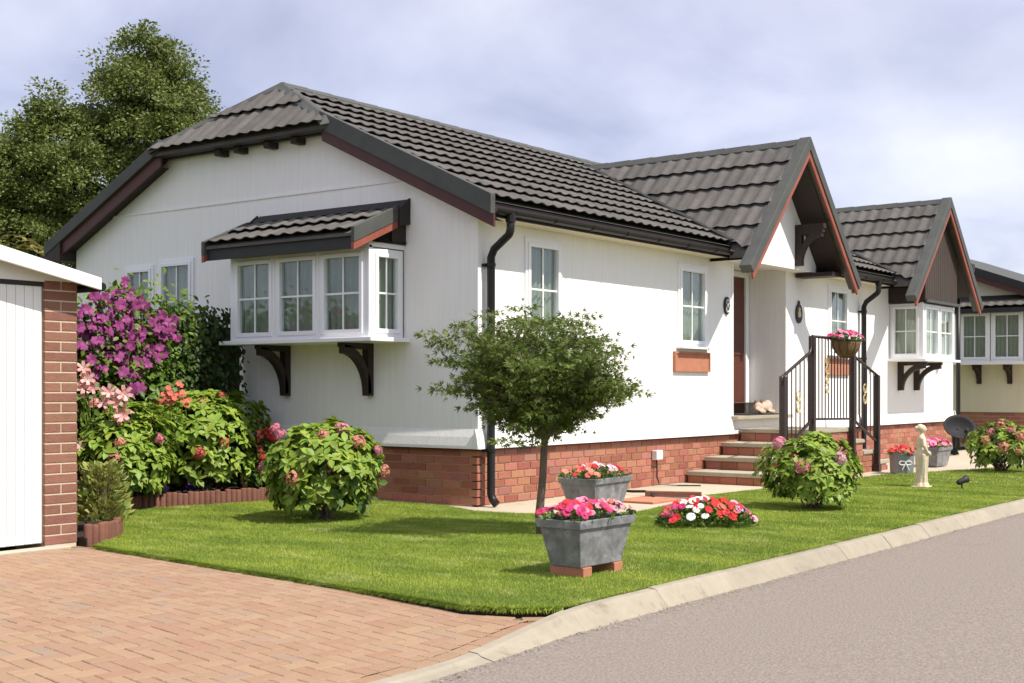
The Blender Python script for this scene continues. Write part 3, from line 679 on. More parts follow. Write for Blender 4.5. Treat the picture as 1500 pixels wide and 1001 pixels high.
# brick skirting
mb = MB(); mb.box((0.034, 0.034, -0.1), (0.10, W_, SK)); mb.box((0.034, 0.034, -0.1), (LEN - 0.03, 0.10, SK)); mb.box((LEN - 0.1, 0.1, -0.1), (LEN - 0.034, W_, SK))
skirt = mb.build('brick_skirting', M['mortar'], HOME)
CH = 0.0837; bm_ = brick_mesh('brick', 0.222, CH - 0.011, 0.006, M['brick'])
its = brick_items(bm_, None, (0.03, 0.028, 0.0), (0, 1, 0), (-1, 0, 0), 6.7, 7, CH, 0.222)
its += brick_items(bm_, None, (0.028, 0.03, 0.0), (1, 0, 0), (0, -1, 0), LEN - 0.1, 7, CH, 0.222)
pieces(its, 'brick', skirt, 300, 'far_bricks', M['brick'], hidden=lambda p: p.y > 2.3 or (4.6 < p.x < 8.4))
mb = MB(); mb.box((-0.02, 0, SK - 0.018), (0.05, W_, SK)); mb.box((0.0, -0.02, SK - 0.018), (LEN, 0.05, SK)); mb.build('drip_strip', M['maroon'], HOME)

# main roof
EY = -0.30
roof_mb = MB()
def _deck(x, y): return (x, y, zr(y) - 0.02)
_a = [(-0.24, EY)]
for _xc, _s, _z in ((PXC, PS, PZ), (BXC, BS, BZ)):
    _w = (_z - zr(EY)) / _s - 0.1; _a += [(_xc - _w, EY), (_xc - _w + 0.15, 0.03), (_xc + _w - 0.15, 0.03), (_xc + _w, EY)]
_a += [(LEN + 0.25, EY), (LEN + 0.25, YR), (XA, YR), (-0.24, YH0)]
roof_mb.tri([_deck(x, y) for x, y in _a])
roof_mb.prism([(-0.24, W_ - EY, zr(EY)), (LEN + 0.25, W_ - EY, zr(EY)), (LEN + 0.25, YR, ZR), (XA, YR, ZR), (-0.24, YH1, zr(YH0))], (0, 0, -0.07))
roof_mb.prism([(XH + 0.06, YH0, ZH), (XH + 0.06, YH1, ZH), (XA, YR, ZR - 0.03)], (0, 0, -0.04))
ROOF = roof_mb.build('roof', M['tile'], HOME, label='main grey brown tiled roof')
def vclip(xc, s, z, yv0=EY):
    """valley lines of a cross gable with the main slope, in plan"""
    ya = (z - Z0) / SL; x0 = xc - (z - zr(yv0)) / s
    return ya, x0
pya, px0 = vclip(PXC, PS, PZ); bya, bx0 = vclip(BXC, BS, BZ)
def vplane(xc, ya, x0, side):
    d = Vector((xc - x0, ya - EY, 0)).normalized()
    if side < 0: return ((x0, EY, 0), Vector((-d.y, d.x, 0)))                   # keep the part to the left of the left valley
    return ((2 * xc - x0, EY, 0), Vector((d.y, d.x, 0)))
def main_clip(p):
    c = []
    dh = Vector((XA + 0.24, YR - YH0, 0)); c.append(((XA, YR, 0), Vector((dh.y, -dh.x, 0)).normalized()))
    c.append(((0, YR, 0), Vector((0, -1, 0))))
    for xc, ya, x0 in ((PXC, pya, px0), (BXC, bya, bx0)):
        if p.y < ya + 0.15 and abs(p.x - xc) < (xc - x0) + 0.3:
            c.append(vplane(xc, ya, x0, -1 if p.x < xc else 1))
    return c
NX = round((LEN + 0.44) / TW)
EX = (YR - EY) / cos(AL) / 10
mt = tile_items((-0.22, EY, zr(EY)), (1, 0, 0), (0, cos(AL), sin(AL)), NX * TW, 10, EX, main_clip)
pieces(mt, 'tile', ROOF, 130, 'far_tiles', M['tile'], hidden=lambda p: p.x > 7)
# hip tiles over the gable
hv = Vector((XA - XH, 0, ZR - ZH)); hl = hv.length; hv.normalize()
def hip_clip(p):
    return [((XH, YH0, 0), Vector((-(YR - YH0), (XA - XH), 0)).normalized()), ((XH, YH1, 0), Vector((-(YR - YH0), -(XA - XH), 0)).normalized())]
hw = math.ceil((YH1 - YH0) / TW) * TW
ht = tile_items((XH, (YH0 + YH1) / 2 + hw / 2, ZH), (0, -1, 0), hv, hw, 2, hl / 2, hip_clip)
hip = MB(); hip.box((-0.12, YH0 + 0.05, ZH - 0.07), (-0.09, YH1 - 0.05, ZH - 0.055)); HIP = hip.build('gable_hip', M['flash'], HOME)
pieces(ht, 'tile', HIP, 60, 'far_tiles', M['tile'])
mb = MB(); mb.add([(XH + 0.03, YH0, ZH - 0.05), (XH + 0.03, YH1, ZH - 0.05), (0.0, YH1, ZH - 0.05), (0.0, YH0, ZH - 0.05)], [(0, 1, 2, 3)]); mb.build('soffit', M['darkwood'], HIP)
for px, py in ((321, 213), (349, 205), (393, 197), (433, 190)):
    y = at(px, py, 0, -0.12).y; mb = MB(); mb.box((-0.16, y - 0.05, 3.97), (0.0, y + 0.05, ZH - 0.05)); mb.build('rafter_end', M['darkwood'], HIP, bevel=0.015)
cosA, sinA = cos(AL), sin(AL)
ridge_caps(ROOF, (XA, YR, ZR), (LEN + 0.25, YR, ZR), (0, -cosA, -sinA), (0, cosA, -sinA))
dn = Vector((-hv.x, 0, -hv.z))
for ye in (YH0, YH1):
    sg = -1 if ye == YH0 else 1
    ridge_caps(HIP, (-0.24, ye, zr(YH0)), (XA + 0.02, YR, ZR), Vector((-0.55, 0, -0.5)) if 1 else dn, (0.35, sg * 0.8, -sg * sg * 0.36), w=0.12, n=1, name='hip_cap')
# verge caps and barge boards of the gable end
def verge(parent, pts, outn, capm, boardm, cap_h=0.17, cap_t=0.075, b_h=0.12, b_t=0.03, up_off=0.05, end=None):
    outn = Vector(outn)
    for i in range(len(pts) - 1):
        a, b = Vector(pts[i]), Vector(pts[i + 1]); Zv = Vector((0, 0, 1))
        q = [a + Zv * up_off, b + Zv * up_off, b + Zv * (up_off - cap_h), a + Zv * (up_off - cap_h)]
        mb = MB(); mb.prism([p - outn * cap_t for p in q], outn * cap_t); mb.build('verge_cap', capm, parent, bevel=0.006)
        z0, z1 = up_off - cap_h, up_off - cap_h - b_h
        q = [a + Zv * z0, b + Zv * z0, b + Zv * z1, a + Zv * z1]
        mb = MB(); mb.prism([p - outn * (cap_t - 0.002) for p in q], outn * (b_t)); mb.build('barge_board', boardm, parent)
VX = -0.25
verge(ROOF, [(VX, -0.36, zr(-0.36) + 0.02), (VX, YH0 + 0.1, zr(YH0 + 0.1) + 0.02)], (-1, 0, 0), M['cap'], M['maroon'], cap_h=0.2, b_h=0.13)
verge(ROOF, [(VX, W_ + 0.36, zr(-0.36) + 0.02), (VX, YH1 - 0.1, zr(YH0 + 0.1) + 0.02)], (-1, 0, 0), M['cap'], M['maroon'], cap_h=0.16, b_h=0.16)
for (y0, y1) in ((-0.34, YH0), (W_ + 0.34, YH1)):
    mb = MB(); mb.add([(-0.2, y0, zr(min(y0, W_ - y0)) - 0.2), (0, y0, zr(min(y0, W_ - y0)) - 0.2), (0, y1, zr(YH0) - 0.2), (-0.2, y1, zr(YH0) - 0.2)], [(0, 1, 2, 3)]); mb.build('soffit', M['darkwood'], ROOF)
mb = MB(); mb.prism([(-0.24, W_ + 0.02, 2.9), (-0.24, W_ + 0.36, 2.9), (-0.24, W_ + 0.36, 3.05), (-0.24, W_ + 0.02, 3.2)], (0.3, 0, 0)); mb.build('eave_box', M['darkwood'], ROOF)
# eaves of the front: fascia, soffit
for x0, x1 in ((-0.18, px0 + 0.1), (2 * PXC - px0 - 0.1, bx0 + 0.1)):
    mb = MB(); mb.box((x0, EY + 0.02, 2.93), (x1, EY + 0.045, 3.07)); mb.build('fascia', M['darkwood'], ROOF)
    mb = MB(); mb.box((x0, EY + 0.046, 2.932), (x1, -0.002, 2.945)); mb.build('soffit', M['cream'], ROOF)
def gutter(parent, x0, x1, y=-0.335, z=3.0, r=0.052):
    mb = MB(); n = 8; prof = [(cos(pi + pi * i / n) * r, sin(pi + pi * i / n) * r) for i in range(n + 1)]; prof2 = [(a * 0.9, b * 0.9 + 0.002) for a, b in prof[::-1]]
    pr_ = prof + prof2; mb.prism([(x0, y + a, z + b) for a, b in pr_], (x1 - x0, 0, 0)); g = mb.build('gutter', M['black_pvc'], parent)
    x = x0 + 0.3
    while x < x1:
        mb = MB(); p2 = [(a * 1.12, b * 1.12) for a, b in prof] + [(a, b) for a, b in prof[::-1]]; mb.prism([(x, y + a, z + b) for a, b in p2], (0.035, 0, 0)); mb.box((x, y + r, z - 0.05), (x + 0.035, y + r + 0.03, z + 0.02)); mb.build('gutter_bracket', M['black_pvc'], g); x += 0.72
    return g
gutter(HOME, -0.16, px0 + 0.12); gutter(HOME, 2 * PXC - px0 - 0.15, bx0 + 0.12)
def downpipe(parent, x, ztop=2.97, y0=-0.335, yw=-0.085, zb=0.02, r=0.042):
    pts = [(x, y0, ztop), (x, y0, ztop - 0.14)]
    for i in range(5):
        a = pi / 2 * i / 4 * 0.78; pts.append((x, y0 + 0.07 * (1 - cos(a)) + 0.0, ztop - 0.14 - 0.09 * sin(a)))
    pts += [(x, yw - 0.04, ztop - 0.34), (x, yw, ztop - 0.42), (x, yw, 1.6), (x, yw, zb + 0.1), (x, yw - 0.02, zb + 0.05), (x, yw - 0.07, zb)]
    mb = MB(); mb.tube(pts, r, 12); d = mb.build('downpipe', M['black_pvc'], parent, smooth=True)
    mb = MB(); mb.lathe((x, y0, ztop - 0.05), [(r * 0.9, -0.04), (r * 1.25, -0.03), (r * 1.25, 0.06), (r * 0.9, 0.06)], 12); mb.build('outlet', M['black_pvc'], d)
    for z in (zb + 0.55, 1.7, ztop - 0.5):
        mb = MB(); mb.lathe((x, yw, z), [(r, -0.02), (r * 1.18, -0.018), (r * 1.18, 0.018), (r, 0.02)], 12); mb.box((x - 0.05, yw + r * 0.9, z - 0.015), (x + 0.05, 0.0, z + 0.015)); mb.build('pipe_clip', M['black_pvc'], d)
downpipe(HOME, 0.11); downpipe(HOME, 10.14)
mb = MB(); mb.tube([(LEN - 0.02, -0.09, 2.95), (LEN - 0.02, -0.09, 0.05)], 0.04, 10); mb.build('downpipe', M['black_pvc'], HOME, smooth=True)

# cross gables: porch roof and second bay roof
def cross_gable(name, xc, s, z, yf, half, ya, x0, capm, boardm, label, ncourse=6, limit=70):
    """gable roof whose ridge runs along y from the front plane yf back to the main slope"""
    bh = half; half = (z - 3.02) / s; ncourse = 5                 # the barge boards run lower than the tiled slope
    be = math.atan(s); zl = z - s * half; mb = MB(); xe = xc - half; xg = 2 * xc - x0
    for sg in (-1, 1):
        E_ = xc + sg * half; V_ = xc + sg * (xc - x0)
        mb.prism([(E_, yf + 0.02, zl - 0.02), (E_, EY - 0.02, zl - 0.02), (V_, EY - 0.02, zr(EY) - 0.02), (xc, ya, z - 0.02), (xc, yf + 0.02, z - 0.02)], (0, 0, -0.09))
    R_ = mb.build(name, M['tile'], HOME, label=label)
    vp = vplane(xc, ya, x0, -1); ex = half / cos(be) / ncourse
    def clip(p): return [((xc, 0, 0), (-1, 0, 0))] + ([(vp[0], -vp[1])] if p.y > EY - 0.3 else [])
    w = math.ceil((ya - yf) / TW) * TW
    its = tile_items((xc - half, yf + w + 0.05, zl), (0, -1, 0), (cos(be), 0, sin(be)), w, ncourse, ex, clip)
    pieces(its, 'tile', R_, limit, 'far_tiles', M['tile'], hidden=lambda p: False)
    vp2 = vplane(xc, ya, x0, 1)
    its = tile_items((xc + half, yf + 0.05, zl), (0, 1, 0), (-cos(be), 0, sin(be)), w, ncourse, ex, lambda p: [((xc, 0, 0), (1, 0, 0))] + ([(vp2[0], -vp2[1])] if p.y > EY - 0.3 else []))
    pieces(its, 'tile', R_, 0, 'hidden_slope_tiles', M['tile'])
    ridge_caps(R_, (xc, ya + 0.02, z), (xc, yf + 0.1, z), (-cos(be), 0, -sin(be)), (cos(be), 0, -sin(be)), w=0.12)
    # verge caps on the slope, barge boards on the face
    for sg in (-1, 1):
        a = Vector((xc + sg * (bh + 0.02), yf, z - s * bh - 0.02)); b = Vector((xc, yf, z)); d = (b - a).normalized(); nrm = Vector((sg * sin(be), 0, cos(be)))
        a2 = a; q = [a2 + nrm * 0.055, b + Vector((0, 0, 0.055 / cos(be))), b - Vector((0, 0, 0.075 / cos(be))), a2 - nrm * 0.075]
        mb = MB(); mb.prism([p + Vector((0, -0.03, 0)) for p in q], (0, 0.17, 0)); mb.build('verge_cap', capm, R_, bevel=0.008)
        q = [a2 - nrm * 0.075, b - Vector((0, 0, 0.075 / cos(be))), b - Vector((0, 0, 0.15 / cos(be))), a2 - nrm * 0.15 - d * 0.04]
        mb = MB(); mb.prism([p + Vector((0, -0.012, 0)) for p in q], (0, 0.028, 0)); mb.build('barge_board', boardm, R_)
        V_ = xc + sg * (xc - x0)                                   # valley flashing
        p, q = Vector((V_, EY - 0.02, zr(EY) + 0.035)), Vector((xc, ya + 0.03, z + 0.04)); mb = MB(); mb.beam(p, q, 0.13, 0.075); mb.build('valley_flashing', M['flash'], R_)
        so_ = [(xc + sg * half * 0.97, yf + 0.1, zl - 0.13), (xc, yf + 0.1, z - 0.13), (xc, 0.0, z - 0.13), (xc + sg * half * 0.97, 0.0, zl - 0.13)]
        mb = MB(); mb.add(so_, [(0, 1, 2, 3)]); mb.build('soffit', M['darkwood'], R_)
    return R_
PORCH = cross_gable('porch_roof', PXC, PS, PZ, PY, 1.79, pya, px0, M['cap'], M['redbrown'], 'steep tiled porch gable over the front door')
BAYR = cross_gable('second_bay_roof', BXC, BS, BZ, BY, 1.76, bya, bx0, M['cap'], M['redbrown'], 'steep tiled gable over the far bay window', ncourse=5)
PPY = -0.26; ph = (PZ - 0.14 - 2.93) / PS                       # white gable panel under the porch roof
mb = MB(); mb.prism([(PXC - ph, PPY, 2.93), (PXC + ph, PPY, 2.93), (PXC, PPY, PZ - 0.14)], (0, 0.03, 0)); mb.build('porch_gable_panel', M['wall'], PORCH)
mb = MB(); mb.box((PXC - ph, PPY + 0.031, 2.932), (PXC + ph, -0.002, 2.95)); mb.build('porch_ceiling', M['wall'], PORCH)
bracket(PORCH, (7.12, PPY - 0.002, 3.5), (0, -1, 0), 0.52, 0.42, t=0.09, th=0.1)
mb = MB(); mb.box((7.07, -0.70, 3.50), (7.17, PPY - 0.004, 3.57)); mb.build('tie_beam', M['darkwood'], PORCH)
mb = MB(); mb.box((PXR - 0.62, -0.6, 2.86), (PXR - 0.3, -0.02, 2.92)); mb.build('eave_box', M['darkwood'], PORCH)
# second bay gable board with vertical boards
yb2 = -0.585; bx_a, bx_b = 11.52, 13.17
hb = BXC - bx_a + 0.05
nb = 15
for k in range(nb):
    w_ = 2 * hb / nb; xa = BXC - hb + k * w_; xb = xa + w_ - 0.006
    def zt(x): return BZ - 0.15 - BS * abs(x - BXC)
    poly = [(xa, yb2 - 0.06, 2.72), (xb, yb2 - 0.06, 2.72), (xb, yb2 - 0.06, zt(xb))] + ([(BXC, yb2 - 0.06, zt(BXC))] if xa < BXC < xb else []) + [(xa, yb2 - 0.06, zt(xa))]
    mb = MB(); mb.prism(poly, (0, 0.03, 0)); mb.build('gable_board', M['brownboard'], BAYR)
mb = MB(); mb.box((bx_a - 0.06, yb2 - 0.03, 2.70), (bx_a - 0.02, 0, 3.25)); mb.box((bx_b + 0.02, yb2 - 0.03, 2.70), (bx_b + 0.06, 0, 3.25)); mb.box((bx_a - 0.06, yb2 - 0.02, 2.68), (bx_b + 0.06, 0, 2.70)); mb.build('cheek_board', M['darkwood'], BAYR)
mb = MB(); mb.box((bx_a - 0.07, yb2 - 0.10, 2.68), (bx_b + 0.07, yb2 - 0.062, 2.725)); mb.build('trim_board', M['cap'], BAYR)

# windows of the walls
for y0, z0, y1, z1 in G1: window(HOME, (0, y1, z0), (0, -1, 0), (-1, 0, 0), y1 - y0, z1 - z0)
for x0, z0, x1, z1 in LW:
    f = window(HOME, (x0, 0, z0), (1, 0, 0), (0, -1, 0), x1 - x0, z1 - z0)
    mb = MB(); mb.box((x0 - 0.03, -0.115, z0 - 0.025), (x1 + 0.03, 0.0, z0)); mb.build('window_sill', M['upvc'], f, bevel=0.004)
    mb = MB(); mb.box((x0 - 0.012, -0.03, z1 - 0.002), (x1 + 0.012, 0.0, z1 + 0.014)); mb.build('head_drip', M['upvc'], f)

# bay window on the gable
BX = -0.55; y0, z0, y1, z1 = BW
mb = MB(); mb.box((BX - 0.07, y0 - 0.09, z0 - 0.045), (0, y1 + 0.12, z0)); BAY = mb.build('bay_window', M['upvc'], HOME, label='white bay window with three casements on the gable', bevel=0.006)
mb = MB(); mb.box((BX + 0.05, y0, z1 - 0.02), (0.02, y1, z1 + 0.03)); mb.box((BX - 0.0, y0 - 0.001, z1 - 0.03), (BX + 0.05, y1 + 0.001, z1 + 0.05)); mb.build('bay_head', M['upvc'], BAY)
for ya, yb in ((y0, y0 + 0.045), (y1 - 0.045, y1)):
    mb = MB(); mb.box((BX - 0.001, ya - 0.001, z0), (BX + 0.05, yb + 0.001, z1)); mb.build('corner_post', M['upvc'], BAY, bevel=0.004)
ww = (y1 - y0 - 0.09) / 3
for k in range(3): window(HOME, (BX + 0.02, y1 - 0.045 - k * ww, z0 + 0.002), (0, -1, 0), (-1, 0, 0), ww - 0.004, z1 - z0 - 0.034, fr=0.045, inner=0.045, name='bay_casement')
window(HOME, (BX + 0.05, y0 + 0.02, z0 + 0.002), (1, 0, 0), (0, -1, 0), 0.48, z1 - z0 - 0.034, fr=0.05, inner=0.045, name='bay_casement')
window(HOME, (-0.02, y1 - 0.02, z0 + 0.002), (-1, 0, 0), (0, 1, 0), 0.48, z1 - z0 - 0.034, fr=0.05, inner=0.045, name='bay_casement')
for px in (422, 543):
    y = at(px, 545, 0, 0.0).y; bracket(BAY, (0, y, z0 - 0.046), (-1, 0, 0), at(px, 580, 0, 0).z * -1 + z0 - 0.046, 0.47, t=0.09)
# its tiled canopy
cz0, cz1, cx, cy0, cy1 = 2.80, 3.16, -0.82, 0.93, 3.29
sv = Vector((-cx, 0, cz1 - cz0)); sL = sv.length; sv.normalize()
mb = MB(); mb.prism([(cx, cy0 + 0.055, cz0 - 0.01), (cx, cy1 - 0.055, cz0 - 0.01), (0, cy1 - 0.055, cz1 - 0.01), (0, cy0 + 0.055, cz1 - 0.01)], (0, 0, -0.03)); CAN = mb.build('bay_canopy', M['tile'], HOME, label='small tiled canopy over the bay window')
nw = round((cy1 - cy0 - 0.1) / TW)
its = tile_items((cx, cy1 - 0.04, cz0), (0, -1, 0), sv, nw * TW, 2, sL / 2.35, lambda p: [])
pieces(its, 'tile', CAN, 40, 'far_tiles', M['tile'])
mb = MB(); mb.prism([(cx + 0.03, cy0 + 0.02, cz0 - 0.16), (cx + 0.03, cy1 - 0.02, cz0 - 0.16), (cx + 0.03, cy1 - 0.02, cz0 - 0.005), (cx + 0.03, cy0 + 0.02, cz0 - 0.005)], (0.03, 0, 0)); mb.build('fascia', M['flash'], CAN)
mb = MB(); mb.add([(cx + 0.06, cy0 + 0.02, cz0 - 0.1), (cx + 0.06, cy1 - 0.02, cz0 - 0.1), (0, cy1 - 0.02, cz0 - 0.04), (0, cy0 + 0.02, cz0 - 0.04)], [(0, 1, 2, 3)]); mb.build('soffit', M['darkwood'], CAN)
mb = MB(); mb.prism([(-0.13, cy0 - 0.02, cz1 - 0.03), (0, cy0 - 0.02, cz1 + 0.06), (0, cy0 - 0.02, cz1 - 0.05)], (0, cy1 - cy0 - 0.02, 0)); mb.build('head_flashing', M['flash'], CAN)
for yv, sg in ((cy0, -1), (cy1, 1)):
    verge(CAN, [(cx - 0.02, yv, cz0 + 0.0), (-0.17, yv, cz0 + (cz1 - cz0) * (0.67 / 0.84) + 0.0)], (0, sg, 0), M['cap'], M['redbrown'], cap_h=0.16, cap_t=0.05, b_h=0.075, b_t=0.04, up_off=0.05)
    mb = MB(); yy = yv - sg * 0.012; mb.prism([(-0.17, yy, cz1 - 0.06), (0, yy, cz1 + 0.07), (0, yy, cz1 - 0.21), (-0.17, yy, cz1 - 0.24)], (0, sg * 0.03, 0)); mb.build('verge_end', M['flash'], CAN)
    mb = MB(); yy = (y0 - 0.004 if sg < 0 else y1 + 0.004); mb.prism([(-0.22, yy, z1 + 0.03), (0, yy, z1 + 0.03), (0, yy, cz1 - 0.06), (-0.22, yy, cz1 - 0.14)], (0, sg * 0.02, 0)); mb.build('cheek_board', M['darkwood'], CAN)
# second bay window
z0, z1 = 1.72, 2.68
mb = MB(); mb.box((bx_a - 0.10, yb2 - 0.08, z0 - 0.045), (bx_b + 0.10, 0, z0)); BAY2 = mb.build('second_bay_window', M['upvc'], HOME, bevel=0.006, label='far white bay window under the brown gable')
for xa in (bx_a, bx_b - 0.05): mb = MB(); mb.box((xa - 0.001, yb2 - 0.001, z0), (xa + 0.051, yb2 + 0.05, z1)); mb.build('corner_post', M['upvc'], BAY2)
mb = MB(); mb.box((bx_a + 0.03, yb2 + 0.03, z1 - 0.02), (bx_b - 0.03, 0.0, z1 - 0.005)); mb.build('bay_head', M['upvc'], BAY2)
ww = (bx_b - bx_a - 0.1) / 2
for k in range(2): window(HOME, (bx_a + 0.05 + k * ww, yb2 + 0.02, z0 + 0.002), (1, 0, 0), (0, -1, 0), ww - 0.004, z1 - z0 - 0.02, curtain='lightcurtain', name='second_bay_casement', inner=0.04)
window(HOME, (bx_a + 0.02, -0.01, z0 + 0.002), (0, -1, 0), (-1, 0, 0), -yb2 - 0.045, z1 - z0 - 0.02, curtain='lightcurtain', name='second_bay_casement')
window(HOME, (bx_b - 0.02, yb2 + 0.05, z0 + 0.002), (0, 1, 0), (1, 0, 0), -yb2 - 0.045, z1 - z0 - 0.02, curtain='lightcurtain', name='second_bay_casement')
for x in (11.95, 12.75): bracket(BAY2, (x, 0, z0 - 0.046), (0, -1, 0), 0.5, 0.5, t=0.09)
# small things fixed to the walls: plaques, lamps, aerial
def plaque(x, z, w, h, label, digit):
    mb = MB(); n = 20; mb.prism([(x + w / 2 * cos(2 * pi * i / n), -0.004, z + h / 2 * sin(2 * pi * i / n)) for i in range(n)], (0, -0.02, 0)); pq = mb.build('plaque', M['flash'], HOME, label=label)
    mb = MB()
    if digit:
        for dz, r in ((0.045, 0.035), (-0.045, 0.042)):
            mb.tube([(x + r * cos(2 * pi * i / 12), -0.028, z + dz + r * sin(2 * pi * i / 12)) for i in range(13)], 0.009, 6, False)
        mb.build('numeral', M['plastic_white'], pq)
    else:
        mb.lathe((x, -0.026, z - 0.06), [(0.0, 0.0), (0.05, 0.01), (0.055, 0.06), (0.03, 0.1), (0.04, 0.13), (0.0, 0.16)], 10, 1, 0.2); mb.build('emblem', M['gold'], pq)
        mb = MB(); mb.lathe((x, -0.016, z + h / 2 + 0.01), [(0.0, -0.02), (0.035, 0.0), (0.02, 0.03), (0.0, 0.05)], 10, 1, 0.5); mb.build('finial', M['flash'], pq)
plaque(5.44, 2.33, 0.16, 0.24, 'oval black house number plaque', True); plaque(7.76, 2.33, 0.22, 0.29, 'oval black plaque with gold emblem', False)
mb = MB(); mb.box((9.83, -0.06, 2.76), (9.89, 0, 2.90)); mb.build('bell_sounder', M['coir'], HOME, bevel=0.01)
p = at(1421, 398, 1, -0.72)
mb = MB(); mb.box((p.x - 0.1, p.y - 0.06, p.z - 0.02), (p.x + 0.1, p.y + 0.02, p.z + 0.14)); fl = mb.build('floodlight', M['flash'], HOME, bevel=0.015)
mb = MB(); mb.lathe((p.x, p.y - 0.02, p.z - 0.24), [(0.0, 0), (0.06, 0.01), (0.075, 0.08), (0.05, 0.16), (0.03, 0.22)], 12); mb.build('sensor', M['flash'], fl, smooth=True)
mb = MB(); mb.tube([(p.x, yb2 - 0.05, p.z + 0.06), (p.x, p.y, p.z + 0.06)], 0.02, 8); mb.build('arm', M['flash'], fl)
pa = Vector((14.2, 1.0, 3.95)); a1 = at(1421, 341, 1, 1.0)
mb = MB(); mb.tube([(15.15, 1.0, 3.2), (15.15, 1.0, 4.35)], 0.014, 6); mb.tube([(14.3, 1.0, 4.33), (16.6, 1.0, 4.33)], 0.012, 6)
for k in range(6): x = 14.6 + k * 0.36; mb.tube([(x, 0.8, 4.34), (x, 1.2, 4.34)], 0.007, 5)
mb.box((16.45, 0.9, 4.27), (16.6, 1.1, 4.39)); mb.build('aerial', M['flash'], HOME)
# ------------------------------------------------------------------ entrance steps
STEPS = thing('entrance_steps', 'brick and slab steps rising from both sides to the front door', 'steps', (6.5, -0.55, 0))
SY = -1.06; sx = [4.355, 4.833, 5.313, 5.84]; sz = [0.143, 0.308, 0.480, 0.653]; sx2 = [8.62, 8.14, 7.67, 7.20]; sbm = brick_mesh('brick', 0.222, 0.105, 0.012, M['brick'])
for side, xs_ in ((-1, sx), (1, sx2)):
    for k in range(4):
        z1 = sz[k]; z0 = -0.1 if k == 0 else sz[k - 1]; xa = xs_[k]; xb = xs_[k + 1] + 0.02 * (-side) if k < 3 else 6.52
        mb = MB(); mb.box((xa + (-side) * 0.03, SY + 0.012, z0 - 0.1), (xb, -0.004, z1 - 0.055)); mb.build('step_core', M['mortar'], STEPS)
        mb = MB(); mb.box((xa + side * 0.015, SY - 0.015, z1 - 0.055), (xb, -0.006, z1 + 0.0)); mb.build('tread', M['slab'], STEPS, bevel=0.008)
        hh = (z1 - 0.055) - max(z0, -0.02)
        if side < 0:
            for q in range(5):
                L_ = 0.222 if q < 4 else 0.12; yc = -0.012 - q * 0.232 - L_ / 2
                o = link('brick', sbm, STEPS); o.matrix_basis = Matrix.Translation(-OFF[STEPS.name]) @ frame_mx((xa + 0.026, yc, max(z0, -0.02) + hh / 2), Vector((0, -1, 0)) * (L_ / 0.222), Vector((0, 0, hh * 0.93 / 0.105)), (-1, 0, 0))
        # side face towards the lawn
        zz = -0.02
        xl = min(xa, xb if k < 3 else 6.52); xr_ = max(xa, xb if k < 3 else 6.52); row = 0
        while zz < z1 - 0.08:
            s = xl + (0.0 if row % 2 == 0 else -0.11)
            while s < xr_ - 0.02:
                a, b = max(s, xl), min(s + 0.222, xr_)
                if b - a > 0.03:
                    o = link('brick', bm_, STEPS); o.matrix_basis = Matrix.Translation(-OFF[STEPS.name]) @ frame_mx(((a + b) / 2, SY + 0.008, zz + 0.04), Vector((1, 0, 0)) * ((b - a) / 0.222), (0, 0, 1), (0, -1, 0))
                s += 0.232
            zz += 0.0837; row += 1
mb = MB(); mb.box((6.0, -0.08, RZ0 + 0.001), (7.0, 0.4, RZ0 + 0.018)); tag(mb.build('door_mat', M['mat_rubber'], bevel=0.006), 'dark door mat on the front door sill', 'door mat')

# little lying ornament by the door
def blob(mb, c, r, seg=12, rings=8):
    c = Vector(c); mb.lathe(c, [(max(1e-4, sin(pi * i / rings)), -cos(pi * i / rings)) for i in range(rings + 1)], seg)
    n = seg * (rings + 1)
    for i in range(len(mb.v) - n, len(mb.v)):
        v = Vector(mb.v[i]) - c; mb.v[i] = (c.x + v.x * r[0], c.y + v.y * r[1], c.z + v.z * r[2])
orn = thing('lying_ornament', 'small beige animal ornament lying on the door sill', 'ornament', (6.65, 0.05, RZ0 + 0.018))
mb = MB(); b0 = Vector((6.65, 0.05, RZ0 + 0.018)); blob(mb, b0 + Vector((0.0, 0, 0.085)), (0.17, 0.1, 0.085)); blob(mb, b0 + Vector((0.15, -0.01, 0.1)), (0.08, 0.075, 0.095)); blob(mb, b0 + Vector((-0.17, -0.03, 0.09)), (0.085, 0.07, 0.075)); blob(mb, b0 + Vector((-0.25, -0.05, 0.06)), (0.05, 0.04, 0.04))
for dx in (-0.2, 0.1): blob(mb, b0 + Vector((dx, -0.11, 0.03)), (0.09, 0.03, 0.03))
ob = mb.build('body', M['fur'], orn, smooth=True); rm = ob.modifiers.new('remesh', 'REMESH'); rm.mode = 'VOXEL'; rm.voxel_size = 0.014; rm.use_smooth_shade = True
for dy in (-0.06, 0.03): mb = MB(); blob(mb, b0 + Vector((-0.15, dy, 0.155)), (0.03, 0.018, 0.045), 8, 6); mb.build('ear', M['coir'], orn, smooth=True)

# ------------------------------------------------------------------ railing
RAIL = thing('iron_railing', 'dark brown iron handrail with gold scrolls beside the steps', 'railing', (6.4, -1.0, 0))
RY = -1.12
P1, P2, P3, P4 = (4.83, 1.36, 0.2), (5.73, 1.90, 0.42), (7.10, 1.88, 0.2), (8.03, 1.40, -0.02)
for k, (x, zt_, zb) in enumerate((P1, P2, P3, P4)):
    mb = MB(); mb.box((x - 0.038, RY - 0.038, zb), (x + 0.038, RY + 0.038, zt_)); mb.build('post', M['iron'], RAIL, bevel=0.006)
    if k in (2, 3): mb = MB(); mb.box((x - 0.05, RY - 0.05, zb), (x + 0.05, RY + 0.05, zb + 0.12)); mb.build('post_shoe', M['iron'], RAIL, bevel=0.006)
def curl(x, z, sg): return [(x + sg * 0.045 * sin(a), RY, z - 0.06 + 0.06 * cos(a)) for a in [pi * i / 8 for i in range(9)]]
